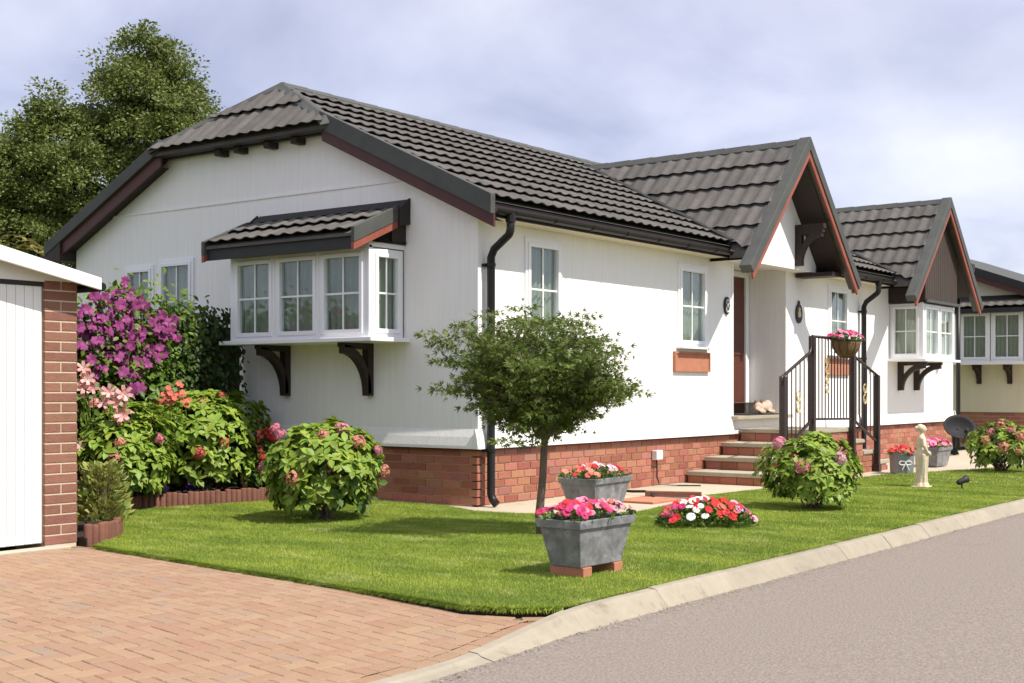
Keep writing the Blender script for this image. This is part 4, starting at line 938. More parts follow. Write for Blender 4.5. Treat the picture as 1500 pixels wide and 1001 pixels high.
def sweep(p, q, lo, hi):
    """handrail from low post top to high post top: sloping, then turning up"""
    pts = [Vector((p[0], RY, p[1]))]; xm = p[0] + (q[0] - p[0]) * 0.84; zm = q[1] - 0.25
    for t in (0.25, 0.5, 0.75): pts.append(Vector((p[0] + (xm - p[0]) * t, RY, p[1] + (zm - p[1]) * t)))
    for i in range(6):
        a = i / 5; pts.append(Vector((xm + (q[0] - xm) * (1 - (1 - a) ** 2), RY, zm + (q[1] - zm) * a * a)))
    return pts
hl_ = sweep((P1[0], P1[1]), (P2[0] - 0.02, P2[1]), 0, 0); hr_ = sweep((P4[0], P4[1]), (P3[0] + 0.02, P3[1]), 0, 0)
for pts, sg in ((hl_, -1), (hr_, 1)):
    c = curl(pts[0].x + 0.0, pts[0].z, sg); mb = MB(); mb.tube([Vector(q) for q in c[::-1]] + pts[1:], 0.021, 8); mb.build('handrail', M['iron'], RAIL, smooth=True)
mb = MB(); mb.tube([(P2[0], RY, P2[1]), (P3[0], RY, P3[1])], 0.02, 8); mb.build('handrail', M['iron'], RAIL, smooth=True)
lowL = [(P1[0], 0.40), (P2[0], 0.80)]; lowM = [(P2[0], 0.80), (P3[0], 0.78)]; lowR = [(P3[0], 0.78), (P4[0], 0.42)]
for (a, za), (b, zb) in (lowL, lowM, lowR): mb = MB(); mb.beam((a, RY, za), (b, RY, zb), 0.03, 0.03); mb.build('lower_rail', M['iron'], RAIL)
def zat(pts, x):
    for i in range(len(pts) - 1):
        a, b = pts[i], pts[i + 1]
        if min(a.x, b.x) <= x <= max(a.x, b.x): return a.z + (b.z - a.z) * (x - a.x) / (b.x - a.x + 1e-9)
    return pts[-1].z
def baluster(x, z0, z1): mb = MB(); mb.tube([(x, RY, z0), (x, RY, z1)], 0.0085, 6); mb.build('baluster', M['iron'], RAIL)
for k in range(1, 7): x = P1[0] + (P2[0] - P1[0]) * k / 7; baluster(x, 0.40 + 0.4 * k / 7, zat(hl_, x))
for k in range(1, 13): x = P2[0] + (P3[0] - P2[0]) * k / 13; baluster(x, 0.79, 1.89)
for k in range(1, 7): x = P3[0] + (P4[0] - P3[0]) * k / 7; baluster(x, 0.78 - 0.36 * k / 7, zat(hr_, x))
def scroll(x, z, h, n=3):
    mb = MB()
    for j in range(n):
        zc = z + (j - (n - 1) / 2) * h / n; r = h / n * 0.5
        for sg in (-1, 1):
            mb.tube([(x + sg * (0.008 + r * 0.8 * sin(a) * (1 - t * 0.4)), RY - 0.008, zc + r * cos(a) * (1 - t * 0.4)) for t, a in [(i / 14, pi * 1.6 * i / 14) for i in range(15)]], 0.0075, 5)
    mb.build('scroll', M['gold'], RAIL)
scroll(6.2, 1.38, 0.5, 4); scroll(5.28, 1.02, 0.3, 2); scroll(7.55, 1.12, 0.3, 2)

# ------------------------------------------------------------------ garage
GAR = thing('garage', 'garage with white ribbed door, brown brick pier and white sloping fascia', 'garage', (-4.6, 0.6, 0))
GX0, GX1, GY = -7.2, -4.312, 0.60
mb = MB(); mb.box((-4.594, GY + 0.001, -0.1), (-4.318, GY + 0.4, 2.02)); PIER = mb.build('brick_pier', M['garage_mortar'], GAR)
gm1 = brick_mesh('brick', 0.286, 0.0665, 0.012, M['garage_brick']); gm2 = brick_mesh('brick', 0.139, 0.0665, 0.012, M['garage_brick'])
for c in range(26):
    z = c * 0.0785 + 0.035
    for xc, me in ([(-4.455, gm1)] if c % 2 == 0 else [(-4.5295, gm2), (-4.3805, gm2)]):
        o = link('brick', me, PIER); o.matrix_basis = Matrix.Translation(-OFF[GAR.name]) @ frame_mx((xc + random.uniform(-.001, .001), GY + 0.008, z), (1, 0, 0), (0, 0, 1), (0, -1, 0))
mb = MB(); mb.box((-4.42, GY + 0.4, -0.1), (-4.318, GY + 5.4, 2.0)); mb.box((-7.2, GY + 0.02, -0.1), (-7.06, GY + 5.4, 2.0)); mb.box((-7.06, GY + 5.3, -0.1), (-4.42, GY + 5.4, 2.3)); mb.build('garage_wall', M['garage_brick'], GAR, kind='stuff') if False else mb.build('garage_wall', M['garage_brick'], GAR)
GD = thing('garage_door_root', '', '', (0, 0, 0)) if False else None
mb = MB(); mb.box((-7.05, GY + 0.045, 0.015), (-4.60, GY + 0.06, 2.0)); gd = mb.build('door', M['white_paint'], GAR)
x = -7.05; k = 0
while x < -4.61:
    w_ = 0.074; mb = MB(); mb.box((x + 0.0015, GY + 0.02, 0.02), (min(x + w_, -4.60) - 0.0015, GY + 0.046, 1.985)); mb.build('door_rib', M['white_paint'], gd, bevel=0.004); x += w_
mb = MB(); mb.box((-7.05, GY + 0.012, 1.985), (-4.60, GY + 0.05, 2.02)); mb.build('door_head', M['flash'], GAR)
RXg = -5.75; sg_ = 0.212
def gz(x): return 2.03 + sg_ * (-4.12 - x) if x > RXg else 2.03 + sg_ * (-4.12 - RXg) - sg_ * (RXg - x)
for xa, xb in ((-4.205, RXg), (RXg, -7.4)):
    mb = MB(); mb.prism([(xa, GY - 0.17, gz(xa) + 0.02), (xb, GY - 0.17, gz(xb) + 0.02), (xb, GY - 0.17, gz(xb) - 0.10), (xa, GY - 0.17, gz(xa) - 0.075)], (0, 0.03, 0)); mb.build('fascia', M['white_paint'], GAR, bevel=0.005)
    mb = MB(); mb.prism([(xa, GY - 0.139, gz(xa) + 0.012), (xb, GY - 0.139, gz(xb) + 0.012), (xb, GY - 0.139, gz(xb) - 0.03), (xa, GY - 0.139, gz(xa) - 0.03)], (0, 5.9, 0)); mb.build('roof_sheet', M['cap'], GAR)
mb = MB(); mb.prism([(-4.32, GY + 0.0, 2.021), (-4.32, GY + 0.0, gz(-4.32) - 0.02), (RXg, GY, gz(RXg) - 0.02), (-7.2, GY, gz(-7.2) - 0.02), (-7.2, GY, 2.021)], (0, 0.05, 0)); mb.build('gable_panel', M['white_paint'], GAR)
mb = MB(); mb.tube([(-4.185, GY - 0.15, 2.0), (-4.185, GY + 5.6, 2.0)], 0.036, 10); mb.build('gutter', M['black_pvc'], GAR)

# ------------------------------------------------------------------ neighbouring home beyond the far end
NB = thing('neighbour_home', 'cream park home with dark verge beyond the far end of the white home', 'house', (19, 2, 0))
NXp = 19.0
def nat(px, py, dx=0.0): return at(px, py, 0, NXp + dx)
v0, v1 = nat(1435, 400), nat(1500, 420); sl_n = (v0.z - v1.z) / (v0.y - v1.y)
def nz(y): return v1.z + sl_n * (y - v1.y)
nyr = 4.2; ny0 = -2.4; nsk = nat(1450, 604).z
mb = MB(); mb.tri([(NXp, ny0, nsk), (NXp, ny0, nz(ny0) - 0.12), (NXp, nyr, nz(nyr) - 0.12), (NXp, 2 * nyr - ny0, nz(ny0) - 0.12), (NXp, 2 * nyr - ny0, nsk)]); mb.build('gable_wall', M['cream'], NB)
mb = MB(); mb.tri([(NXp, ny0, nsk), (NXp + 12, ny0, nsk), (NXp + 12, ny0, nz(ny0)), (NXp, ny0, nz(ny0))]); mb.build('front_wall', M['cream'], NB)
for s in (1, -1):
    ye = ny0 - 0.3 if s > 0 else 2 * nyr - ny0 + 0.3
    mb = MB(); mb.prism([(NXp - 0.3, ye, nz(ny0 - 0.3)), (NXp + 12, ye, nz(ny0 - 0.3)), (NXp + 12, nyr, nz(nyr)), (NXp - 0.3, nyr, nz(nyr))], (0, 0, 0.08)); mb.build('roof', M['cap'], NB)
    mb = MB(); mb.prism([(NXp - 0.32, ye, nz(ny0 - 0.3) + 0.1), (NXp - 0.32, nyr, nz(nyr) + 0.1), (NXp - 0.32, nyr, nz(nyr) - 0.07), (NXp - 0.32, ye, nz(ny0 - 0.3) - 0.07)], (0.06, 0, 0)); mb.build('verge_cap', M['flash'], NB)
    mb = MB(); mb.prism([(NXp - 0.30, ye, nz(ny0 - 0.3) - 0.07), (NXp - 0.30, nyr, nz(nyr) - 0.07), (NXp - 0.30, nyr, nz(nyr) - 0.2), (NXp - 0.30, ye, nz(ny0 - 0.3) - 0.2)], (0.03, 0, 0)); mb.build('barge_board', M['maroon'], NB)
mb = MB(); mb.box((NXp + 0.034, ny0 + .03, -0.1), (NXp + 0.1, 2 * nyr - ny0, nsk)); nsko = mb.build('brick_skirting', M['mortar'], NB)
its = brick_items(bm_, None, (NXp + 0.03, -0.6, 0.0), (0, 1, 0), (-1, 0, 0), 4.0, 8, nsk / 8, 0.222); pieces(its, 'brick', nsko, 0, 'far_bricks', M['brick'])
bxn = NXp - 0.5; wb = at(1408, 530, 0, bxn); wt = at(1408, 458, 0, bxn); yE = at(1560, 500, 0, bxn).y; zb_, zt_ = wb.z, wt.z
mb = MB(); mb.box((bxn - 0.1, yE - 0.1, zb_ - 0.07), (NXp, wb.y + 0.6, zb_)); nbay = mb.build('bay_window', M['upvc'], NB)
yl = wb.y + 0.45; nw_ = 4; wwn = (yl - yE) / nw_
edges = [at(p_, 500, 0, bxn).y for p_ in (1350, 1405, 1451, 1500, 1550)]
for k in range(4): window(NB, (bxn, edges[k] - 0.01, zb_ + 0.002), (0, -1, 0), (-1, 0, 0), edges[k] - edges[k + 1] - 0.02, zt_ - zb_, name='bay_casement', fr=0.05, inner=0.05)
cz_a, cz_b = at(1450, 452, 0, bxn - 0.2).z, at(1450, 432, 0, NXp).z
mb = MB(); mb.prism([(bxn - 0.3, yE - 0.2, cz_a), (NXp, yE - 0.2, cz_b - 0.02), (NXp, yE - 0.2, cz_b - 0.1), (bxn - 0.3, yE - 0.2, cz_a - 0.1)], (0, yl + 0.6 - yE, 0)); nc = mb.build('bay_canopy', M['flash'], NB)
sv2 = Vector((NXp - bxn + 0.3, 0, cz_b - cz_a)); its = tile_items((bxn - 0.32, yl + 0.4, cz_a + 0.01), (0, -1, 0), sv2, 2.4, 1, 0.3); pieces(its, 'tile', nc, 20, 'far_tiles', M['tile'])
mb = MB(); mb.box((bxn + 0.06, yE, zb_ + 0.0), (bxn + 0.1, yl, zb_ + 0.03)); mb.build('inner_sill', M['upvc'], nbay)
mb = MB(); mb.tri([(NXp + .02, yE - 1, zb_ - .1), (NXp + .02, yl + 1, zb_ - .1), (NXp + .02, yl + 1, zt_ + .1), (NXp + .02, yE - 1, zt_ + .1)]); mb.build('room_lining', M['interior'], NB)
for px in (1435, 1480): q = nat(px, 542); bracket(nbay, (NXp, q.y, zb_ - 0.071), (-1, 0, 0), 0.42, 0.42, t=0.09)
# ------------------------------------------------------------------ plants: leaf and flower builders
def unit(a): return a / np.maximum(np.linalg.norm(a, axis=-1, keepdims=True), 1e-9)
LEAF_V = np.array([(0, 0, 0), (0.28, 0.24, 0.05), (0.28, -0.24, 0.05), (0.62, 0.25, 0.045), (0.62, -0.25, 0.045), (1.0, 0, -0.10), (0.3, 0, -0.01), (0.65, 0, -0.02)])
LEAF_F = np.array([(0, 6, 1), (0, 2, 6), (6, 7, 3), (6, 3, 1), (6, 2, 4), (6, 4, 7), (7, 5, 3), (7, 4, 5)])
SMALL_V = np.array([(0, 0, 0), (0.45, 0.28, 0.04), (0.45, -0.28, 0.04), (1, 0, -0.05)]); SMALL_F = np.array([(0, 2, 1), (1, 2, 3)])
LANCE_V = np.array([(0, 0, 0), (0.4, 0.13, 0.03), (0.4, -0.13, 0.03), (1, 0, -0.1)]); LANCE_F = SMALL_F
MAPLE_V = np.array([(0, 0, 0), (0.3, 0.10, 0), (0.3, -0.10, 0), (1, 0, -0.08), (0.75, 0.55, -0.05), (0.75, -0.55, -0.05), (0.1, 0.2, 0), (0.1, -0.2, 0)])
MAPLE_F = np.array([(0, 2, 1), (1, 2, 3), (0, 1, 4), (0, 4, 6), (0, 5, 2), (0, 7, 5)])
def place(T, org, dr, nrm, size, fold=None):
    """template verts T placed at org along dr with normal nrm"""
    d = unit(dr); s = unit(np.cross(nrm, d)); n = np.cross(d, s); k = size[:, None, None]
    return org[:, None, :] + k * (T[None, :, 0:1] * d[:, None, :] + T[None, :, 1:2] * s[:, None, :] + T[None, :, 2:3] * n[:, None, :])
def leaf_obj(name, parent, m, org, dr, nrm, size, T=LEAF_V, Fc=LEAF_F, kind='stuff'):
    V = place(T, org, dr, nrm, size); n = len(org); k = len(T); Fa = (Fc[None] + (np.arange(n) * k)[:, None, None]).reshape(-1, 3)
    of = off(parent); V = V.reshape(-1, 3) - np.array(of)
    o = link(name, np_mesh(name, V, Fa, m), parent)
    if kind: o['kind'] = kind
    return o
def leaf_parts(parent, m, org, dr, nrm, size, T=LEAF_V, Fc=LEAF_F, name='leaf'):
    me = np_mesh(name, T, Fc, m); of = np.array(off(parent)); d = unit(dr); s = unit(np.cross(nrm, d)); n = np.cross(d, s)
    for i in range(len(org)):
        mx_ = Matrix([[d[i][r] * size[i], s[i][r] * size[i], n[i][r] * size[i], org[i][r] - of[r]] for r in range(3)] + [[0, 0, 0, 1]])
        o = link(name, me, parent); o.matrix_basis = mx_
def rnd_dirs(n, zmin=-1.0, zmax=1.0):
    z = RNG.uniform(zmin, zmax, n); a = RNG.uniform(0, 2 * pi, n); r = np.sqrt(1 - z * z); return np.stack([r * np.cos(a), r * np.sin(a), z], 1)

def mophead_mesh(name, m, m2, n=46, r=1.0):
    """round cluster of four-petalled florets"""
    d = rnd_dirs(n, -0.45, 1.0); V = []; Fs = []; k = 0
    for q in d:
        q = Vector(q); p = q * r * random.uniform(0.86, 1.0); p.z *= 0.78; a = q.orthogonal().normalized(); b = q.cross(a); t = random.uniform(0, 1.5); s = 0.30 * r
        for j in range(4):
            an = t + j * pi / 2; e1 = a * cos(an) + b * sin(an); e2 = a * cos(an + .6) + b * sin(an + .6); e3 = a * cos(an - .6) + b * sin(an - .6)
            V += [p, p + e2 * s * 0.75 + q * 0.05 * r, p + e1 * s + q * 0.02 * r, p + e3 * s * 0.75 + q * 0.05 * r]; Fs += [(k, k + 1, k + 2, k + 3)]; k += 4
    me = bpy.data.meshes.new(name); me.from_pydata([tuple(v) for v in V], [], Fs); me.materials.append(m); return me
MOP = {}
def mop(col, var=3):
    if col not in MOP: MOP[col] = [mophead_mesh('flower_head', M[col], None) for _ in range(var)]
    return random.choice(MOP[col])
def flower_mesh(name, m, petals, L_, wd, cup, tipw=0.3, mc=None, roll=0.0):
    """open flower facing +z: petals with a bent spine"""
    mb = MB()
    for j in range(petals):
        a = 2 * pi * j / petals + random.uniform(-.06, .06); e = Vector((cos(a), sin(a), 0)); s = Vector((-sin(a), cos(a), 0)); z = Vector((0, 0, 1))
        sec = [(0.04, 0.25, 0.0), (0.4, 1.0, cup * 0.6), (0.75, 0.85, cup), (1.0, tipw, cup - roll)]; vs = []
        for t, w_, h in sec: vs += [e * (L_ * t) + s * (wd * w_ / 2) + z * (h * L_), e * (L_ * t) - s * (wd * w_ / 2) + z * (h * L_)]
        mb.add(vs, [(0, 1, 3, 2), (2, 3, 5, 4), (4, 5, 7, 6)])
    return mesh_of(name, mb, m)
FL = {}
def flower(kind, col):
    key = (kind, col)
    if key not in FL:
        p = dict(petunia=(6, 1, 1.0, 0.25, 0.75, 0.12), clematis=(7, 1, 0.62, 0.10, 0.2, 0.12), lily=(6, 1, 0.36, 0.42, 0.1, 0.95), pansy=(5, 1, 1.05, 0.1, 0.8, 0.05), geranium=(5, 1, 0.9, 0.15, 0.8, 0.05))[kind]
        FL[key] = [flower_mesh('flower', M[col], p[0], 1.0, p[2], p[3], p[4], roll=p[5]) for _ in range(3)]
    return random.choice(FL[key])
def put_flower(parent, me, p, nrm, size, name='flower', tilt=None):
    n = Vector(nrm).normalized(); q = n.to_track_quat('Z', 'Y').to_matrix().to_4x4() @ Matrix.Rotation(random.uniform(0, 6.28), 4, 'Z')
    o = link(name, me, parent); o.matrix_basis = Matrix.Translation(Vector(p) - off(parent)) @ q @ Matrix.Scale(size, 4); return o

def rosette_leaves(tips, axes, k, smin, smax, spread=1.0, droop=0.35):
    """k leaves in pairs round each shoot tip"""
    n = len(tips); t = np.repeat(tips, k, 0); ax = np.repeat(axes, k, 0)
    a = (np.tile(np.arange(k), n) * (2 * pi / k * 1.0) + np.repeat(RNG.uniform(0, 6.28, n), k) + RNG.normal(0, .25, n * k))
    u = unit(np.cross(ax, np.array([0.3, 0.2, 1.0]) + 0 * ax)); v = np.cross(ax, u); rad = u * np.cos(a)[:, None] + v * np.sin(a)[:, None]
    lift = RNG.uniform(0.0, 0.55, n * k)[:, None]
    d = unit(rad * spread + ax * lift - np.array([0, 0, 1]) * droop * RNG.uniform(0.2, 1.2, n * k)[:, None])
    nr = unit(ax + np.array([0, 0, 0.7]) + RNG.normal(0, 0.28, (n * k, 3)))
    return t - ax * 0.01, d, nr, RNG.uniform(smin, smax, n * k)
def bush(name, label, cat, loc, rx, ry, h, ntips, leaf=(0.07, 0.12), mats=('hyd', 'hyd_dark'), flowers=(), parts=0, group=None, seed_bumps=5, fsize=(0.055, 0.085), inner=500, zlow=-0.55, k=6, fl_spots=None, wob=0.2):
    """mounded shrub: shoots with rosettes of leaves over a lumpy dome, darker leaves inside, stems, flower heads"""
    root = thing(name, label, cat, loc, group); L0 = np.array(loc); c = L0 + np.array([0, 0, h * 0.46])
    bd = rnd_dirs(seed_bumps * 3); ba = RNG.uniform(-wob, wob, len(bd))
    def rad(d): return 1 + np.sum(ba[None] * np.exp(-(1 - d @ bd.T) * 6), 1)
    d = rnd_dirs(ntips, zlow, 1.0); r = rad(d) * RNG.uniform(0.86, 1.04, ntips)
    sc = np.array([rx, ry, h * 0.54]); sc_low = np.array([rx * 0.9, ry * 0.9, h * 0.5])
    tips = c + d * r[:, None] * np.where(d[:, 2:3] > 0, sc, sc_low); tips[:, 2] = np.maximum(tips[:, 2], L0[2] + 0.05)
    ax = unit(d * np.array([1, 1, 0.8]) + np.array([0, 0, 0.45]))
    org, dr, nr, sz = rosette_leaves(tips, ax, k, *leaf)
    if parts:
        vis = (org - np.array(CAM)) ; toward = -np.sum((org - c) * np.array([FW.x, FW.y, FW.z - 0.25]), 1); idx = np.argsort(-toward); a, b = idx[:parts], idx[parts:]
        leaf_parts(root, M[mats[0]], org[a], dr[a], nr[a], sz[a]); leaf_obj('foliage', root, M[mats[0]], org[b], dr[b], nr[b], sz[b])
    else: leaf_obj('foliage', root, M[mats[0]], org, dr, nr, sz)
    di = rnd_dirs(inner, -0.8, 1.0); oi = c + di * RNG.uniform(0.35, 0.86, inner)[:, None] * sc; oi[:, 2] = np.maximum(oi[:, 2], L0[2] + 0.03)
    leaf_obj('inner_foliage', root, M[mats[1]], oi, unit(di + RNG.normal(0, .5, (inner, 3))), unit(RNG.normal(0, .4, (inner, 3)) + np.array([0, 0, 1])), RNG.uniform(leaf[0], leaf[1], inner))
    mb = MB()
    for i in range(0, ntips, max(1, ntips // 22)):
        t = Vector(tips[i]); b = Vector(loc) + Vector((random.uniform(-.08, .08), random.uniform(-.08, .08), 0)); mid = b.lerp(t, 0.5) + Vector((0, 0, 0.06)); mb.tube([b, mid, t], [0.009, 0.006, 0.003], 5)
    mb.build('stems', M['bark'], root, kind='stuff')
    cam_d = unit(np.array([-FW.x, -FW.y, 0.35]))
    for i, f in enumerate(flowers):
        if fl_spots and i < len(fl_spots):
            px, py = fl_spots[i]; rdir = ray(px, py)                      # where this head stands on the bush
            best = min(range(ntips), key=lambda j: abs(project(tips[j])[0] - px) + abs(project(tips[j])[1] - py) + (60 if (Vector(tips[j]) - Vector(c)).dot(FW) > 0.1 else 0))
            tp = Vector(tips[best]); dep = (tp - CAM).dot(FW); p = CAM + rdir * (dep - 0.02)
        else:
            j = random.choice([j for j in range(ntips) if d[j] @ cam_d > 0.1]); p = Vector(tips[j])
        s = random.uniform(*fsize); n = (p - Vector(c)).normalized(); p = p + n * s * 0.4
        o = link('flower_head', mop(f), root); o.matrix_basis = Matrix.Translation(p - off(root)) @ n.to_track_quat('Z', 'Y').to_matrix().to_4x4() @ Matrix.Rotation(random.uniform(0, 6), 4, 'Z') @ Matrix.Scale(s, 4)
    return root

# ------------------------------------------------------------------ hydrangeas and shrubs
bush('hydrangea_bush', 'round pink hydrangea bush on the lawn before the gable, flanked by the border', 'bush', tuple(gnd(477, 761)), 0.60, 0.58, 0.90, 330, leaf=(0.075, 0.125), flowers=['p_pink'] * 3 + ['p_rose'] * 2 + ['p_salmon'] * 4, parts=200,
     fl_spots=[(414, 640), (390, 686), (405, 630), (551, 661), (500, 633), (523, 650), (430, 700), (474, 640), (560, 690)], fsize=(0.045, 0.075), group='hydrangea bushes')
bush('hydrangea_bush', 'clipped round hydrangea bush by the steps with two pink heads', 'bush', tuple(gnd(1192, 745)), 0.49, 0.48, 0.76, 330, leaf=(0.06, 0.1), flowers=['p_pink', 'p_rose', 'p_palepink'], parts=180,
     fl_spots=[(1176, 685), (1144, 652), (1228, 673)], fsize=(0.06, 0.075), group='hydrangea bushes')
bush('hydrangea_bush', 'salmon flowered hydrangea bush at the far right edge of the lawn', 'bush', tuple(gnd(1468, 691)), 0.5, 0.5, 0.76, 150, leaf=(0.07, 0.11), flowers=['p_salmon'] * 5 + ['p_pink'] * 3, fl_spots=[(1465, 625), (1493, 640), (1445, 645), (1470, 655), (1490, 660), (1452, 635), (1480, 632)], group='hydrangea bushes', fsize=(0.06, 0.08))
bush('hydrangea_bush', 'tall salmon pink hydrangea in the border against the ivy fence', 'bush', tuple(gnd(303, 730)), 0.72, 0.55, 1.22, 460, leaf=(0.08, 0.13), flowers=['p_salmon'] * 3 + ['p_coral'] * 6, fl_spots=[(297, 592), (310, 590), (290, 664), (324, 583), (292, 662), (328, 648), (378, 660), (375, 640), (236, 592)], group='hydrangea bushes', fsize=(0.05, 0.075), inner=900)
bush('hydrangea_bush', 'leafy hydrangea in the border beside the garage brick pier', 'bush', tuple(gnd(183, 745)), 0.55, 0.5, 1.05, 340, leaf=(0.08, 0.13), flowers=['p_salmon'] * 4 + ['p_pink'], fl_spots=[(176, 650), (132, 668), (168, 670), (140, 595), (230, 645)], group='hydrangea bushes', fsize=(0.045, 0.065), inner=700)
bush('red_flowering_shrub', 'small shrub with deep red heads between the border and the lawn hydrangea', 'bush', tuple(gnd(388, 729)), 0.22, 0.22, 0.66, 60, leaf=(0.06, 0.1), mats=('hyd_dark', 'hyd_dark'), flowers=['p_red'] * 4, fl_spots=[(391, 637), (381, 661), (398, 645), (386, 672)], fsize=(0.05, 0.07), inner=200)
# variegated shrub in the log-edged corner
loc = gnd(150, 782); root = thing('variegated_shrub', 'upright yellow green variegated shrub beside the garage pier', 'bush', tuple(loc)); n = 900
d = rnd_dirs(n, -0.3, 1.0); h = RNG.uniform(0.05, 1.0, n); ang = RNG.uniform(0, 2 * pi, n); rr = 0.2 * np.sqrt(RNG.uniform(0, 1, n)) * (1.15 - 0.5 * h)
org = np.array(loc) + np.stack([rr * np.cos(ang), rr * np.sin(ang), 0.06 + h * 0.5], 1); dr = unit(np.stack([np.cos(ang), np.sin(ang), RNG.uniform(0.3, 1.6, n)], 1))
leaf_obj('foliage', root, M['varieg'], org, dr, unit(rnd_dirs(n, 0, 1) + np.array([0, 0, .4])), RNG.uniform(0.05, 0.09, n), SMALL_V, SMALL_F)
mb = MB()
for k in range(16): a = random.uniform(0, 6.28); r = random.uniform(0.03, 0.17); mb.tube([loc, loc + Vector((r * cos(a), r * sin(a), 0.5))], [0.006, 0.003], 5)
mb.build('stems', M['bark'], root, kind='stuff')

# log roll edging
def logs(label, pts, step=0.062, hh=0.15):
    r0 = thing('log_edging', label, 'edging', (pts[0][0], pts[0][1], 0), 'log roll edging along the border'); P_ = [Vector((a, b, 0)) for a, b in pts]; 
    me = mesh_of('log', MB().lathe((0, 0, 0), [(0.032, -0.05), (0.033, 0.13), (0.028, 0.142), (0.0, 0.145)], 10), M['log'], True)
    for i in range(len(P_) - 1):
        n = max(1, round((P_[i + 1] - P_[i]).length / step))
        for k in range(n):
            p = P_[i].lerp(P_[i + 1], k / n); o = link('log', me, r0); o.matrix_basis = Matrix.Translation(p - off(r0)) @ Matrix.Scale(1 + random.uniform(-.12, .05), 4, (0, 0, 1))
logs('short brown log edging round the variegated shrub', [(-4.26, 0.53), (-4.15, 0.52), (-4.0, 0.6), (-3.84, 0.74), (-3.70, 0.9), (-3.66, 1.05)])
logs('long brown log edging in front of the border hydrangeas', [(-2.42, 2.5), (-2.25, 2.55), (-1.92, 2.5), (-1.4, 2.36), (-0.98, 2.27), (-0.6, 2.33), (-0.28, 2.36)])

# fence with ivy and clematis
FY = 3.55
fen = thing('wooden_fence', 'brown wooden fence under climbers between the garage and the white home', 'fence', (-2.1, FY, 0))
x = -4.25
while x < -0.1:
    mb = MB(); mb.box((x, FY + random.uniform(0, .006), 0.05), (x + 0.118, FY + 0.02, 1.92 + random.uniform(-.01, .01))); mb.build('board', M['fence'], fen); x += 0.124
for z in (0.4, 1.5): mb = MB(); mb.box((-4.25, FY + 0.021, z), (-0.1, FY + 0.06, z + 0.08)); mb.build('fence_rail', M['fence'], fen)
iv = thing('ivy', 'dark green ivy hanging over the right end of the fence', 'climber', (-0.6, FY, 0)); n = 2600
# ivy at the right end
ox = RNG.uniform(-1.35, -0.14, n); oz = RNG.uniform(0.25, 1.0, n) ** 0.7 * 2.12 + RNG.normal(0, .04, n); oz = np.minimum(oz, 2.16 + 0.07 * np.sin(ox * 9)); oy = FY - 0.04 - np.abs(RNG.normal(0, 0.11, n)) - 0.05 * np.sin(ox * 7 + oz * 5)
leaf_obj('foliage', iv, M['ivy'], np.stack([ox, oy, oz], 1), unit(np.stack([RNG.normal(0, .6, n), -0.4 + RNG.normal(0, .3, n), -0.7 + RNG.normal(0, .5, n)], 1)), unit(np.stack([RNG.normal(0, .35, n), -1 + 0 * ox, 0.5 + RNG.normal(0, .3, n)], 1)), RNG.uniform(0.05, 0.09, n))
mb = MB()
for k in range(9):
    x = -1.3 + k * 0.13; mb.tube([(x, FY - 0.02, 0.03), (x + random.uniform(-.1, .1), FY - 0.05, 1.0), (x + random.uniform(-.15, .15), FY - 0.04, 1.95)], [0.012, 0.008, 0.004], 5)
mb.build('stems', M['bark'], iv, kind='stuff')
cl = thing('clematis', 'clematis covered in purple flowers over the fence beside the garage', 'climber', (-2.0, FY, 0)); n = 2400
ctr = np.array([(-2.35, 1.95), (-1.9, 2.05), (-1.5, 2.0), (-2.45, 1.5), (-1.95, 1.5), (-1.4, 1.55), (-2.2, 1.1), (-1.75, 1.2), (-1.1, 1.6), (-1.25, 1.2), (-0.95, 1.95), (-1.15, 0.95), (-2.5, 1.0)]); ci = RNG.integers(0, len(ctr), n)
ox = ctr[ci, 0] + RNG.normal(0, .19, n); oz = ctr[ci, 1] + RNG.normal(0, .17, n); bulge = 0.30 * np.exp(-((ox + 1.9) / 0.8) ** 2); oy = FY - 0.08 - bulge * RNG.uniform(0.3, 1.05, n) - np.abs(RNG.normal(0, .04, n))
leaf_obj('foliage', cl, M['clem_leaf'], np.stack([ox, oy, oz], 1), unit(np.stack([RNG.normal(0, .7, n), -0.5 + RNG.normal(0, .3, n), -0.3 + RNG.normal(0, .6, n)], 1)), unit(np.stack([RNG.normal(0, .4, n), -0.8 + 0 * ox, 0.6 + RNG.normal(0, .3, n)], 1)), RNG.uniform(0.06, 0.1, n))
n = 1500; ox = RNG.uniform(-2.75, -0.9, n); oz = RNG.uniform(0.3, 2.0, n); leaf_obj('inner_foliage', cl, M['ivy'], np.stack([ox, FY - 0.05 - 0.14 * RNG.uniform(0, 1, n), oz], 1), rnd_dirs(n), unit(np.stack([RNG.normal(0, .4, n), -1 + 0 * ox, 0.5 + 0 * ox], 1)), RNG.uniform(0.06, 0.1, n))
mb = MB()
for k in range(10): x = -2.6 + k * 0.17; mb.tube([(x, FY - 0.03, 0.03), (x + random.uniform(-.1, .1), FY - 0.08, 1.0), (x + random.uniform(-.2, .2), FY - 0.12, 1.9)], [0.01, 0.007, 0.003], 5)
mb.build('stems', M['bark'], cl, kind='stuff')
spots = [(140, 432), (180, 425), (160, 445), (125, 452), (205, 440), (150, 462), (135, 478), (165, 476), (185, 460), (210, 455), (170, 494), (150, 500), (130, 505), (190, 480), (205, 476), (228, 484), (225, 486), (235, 480), (240, 518), (215, 535), (193, 540), (200, 520), (180, 515), (160, 520), (145, 520), (125, 490), (140, 512), (255, 492), (250, 480), (243, 468), (178, 445), (192, 435), (198, 498), (176, 508), (212, 520), (155, 538), (190, 548), (197, 556), (150, 485), (120, 480), (168, 458), (195, 505), (222, 468), (185, 428), (146, 447), (133, 520), (206, 505), (196, 568), (158, 508), (173, 480)]
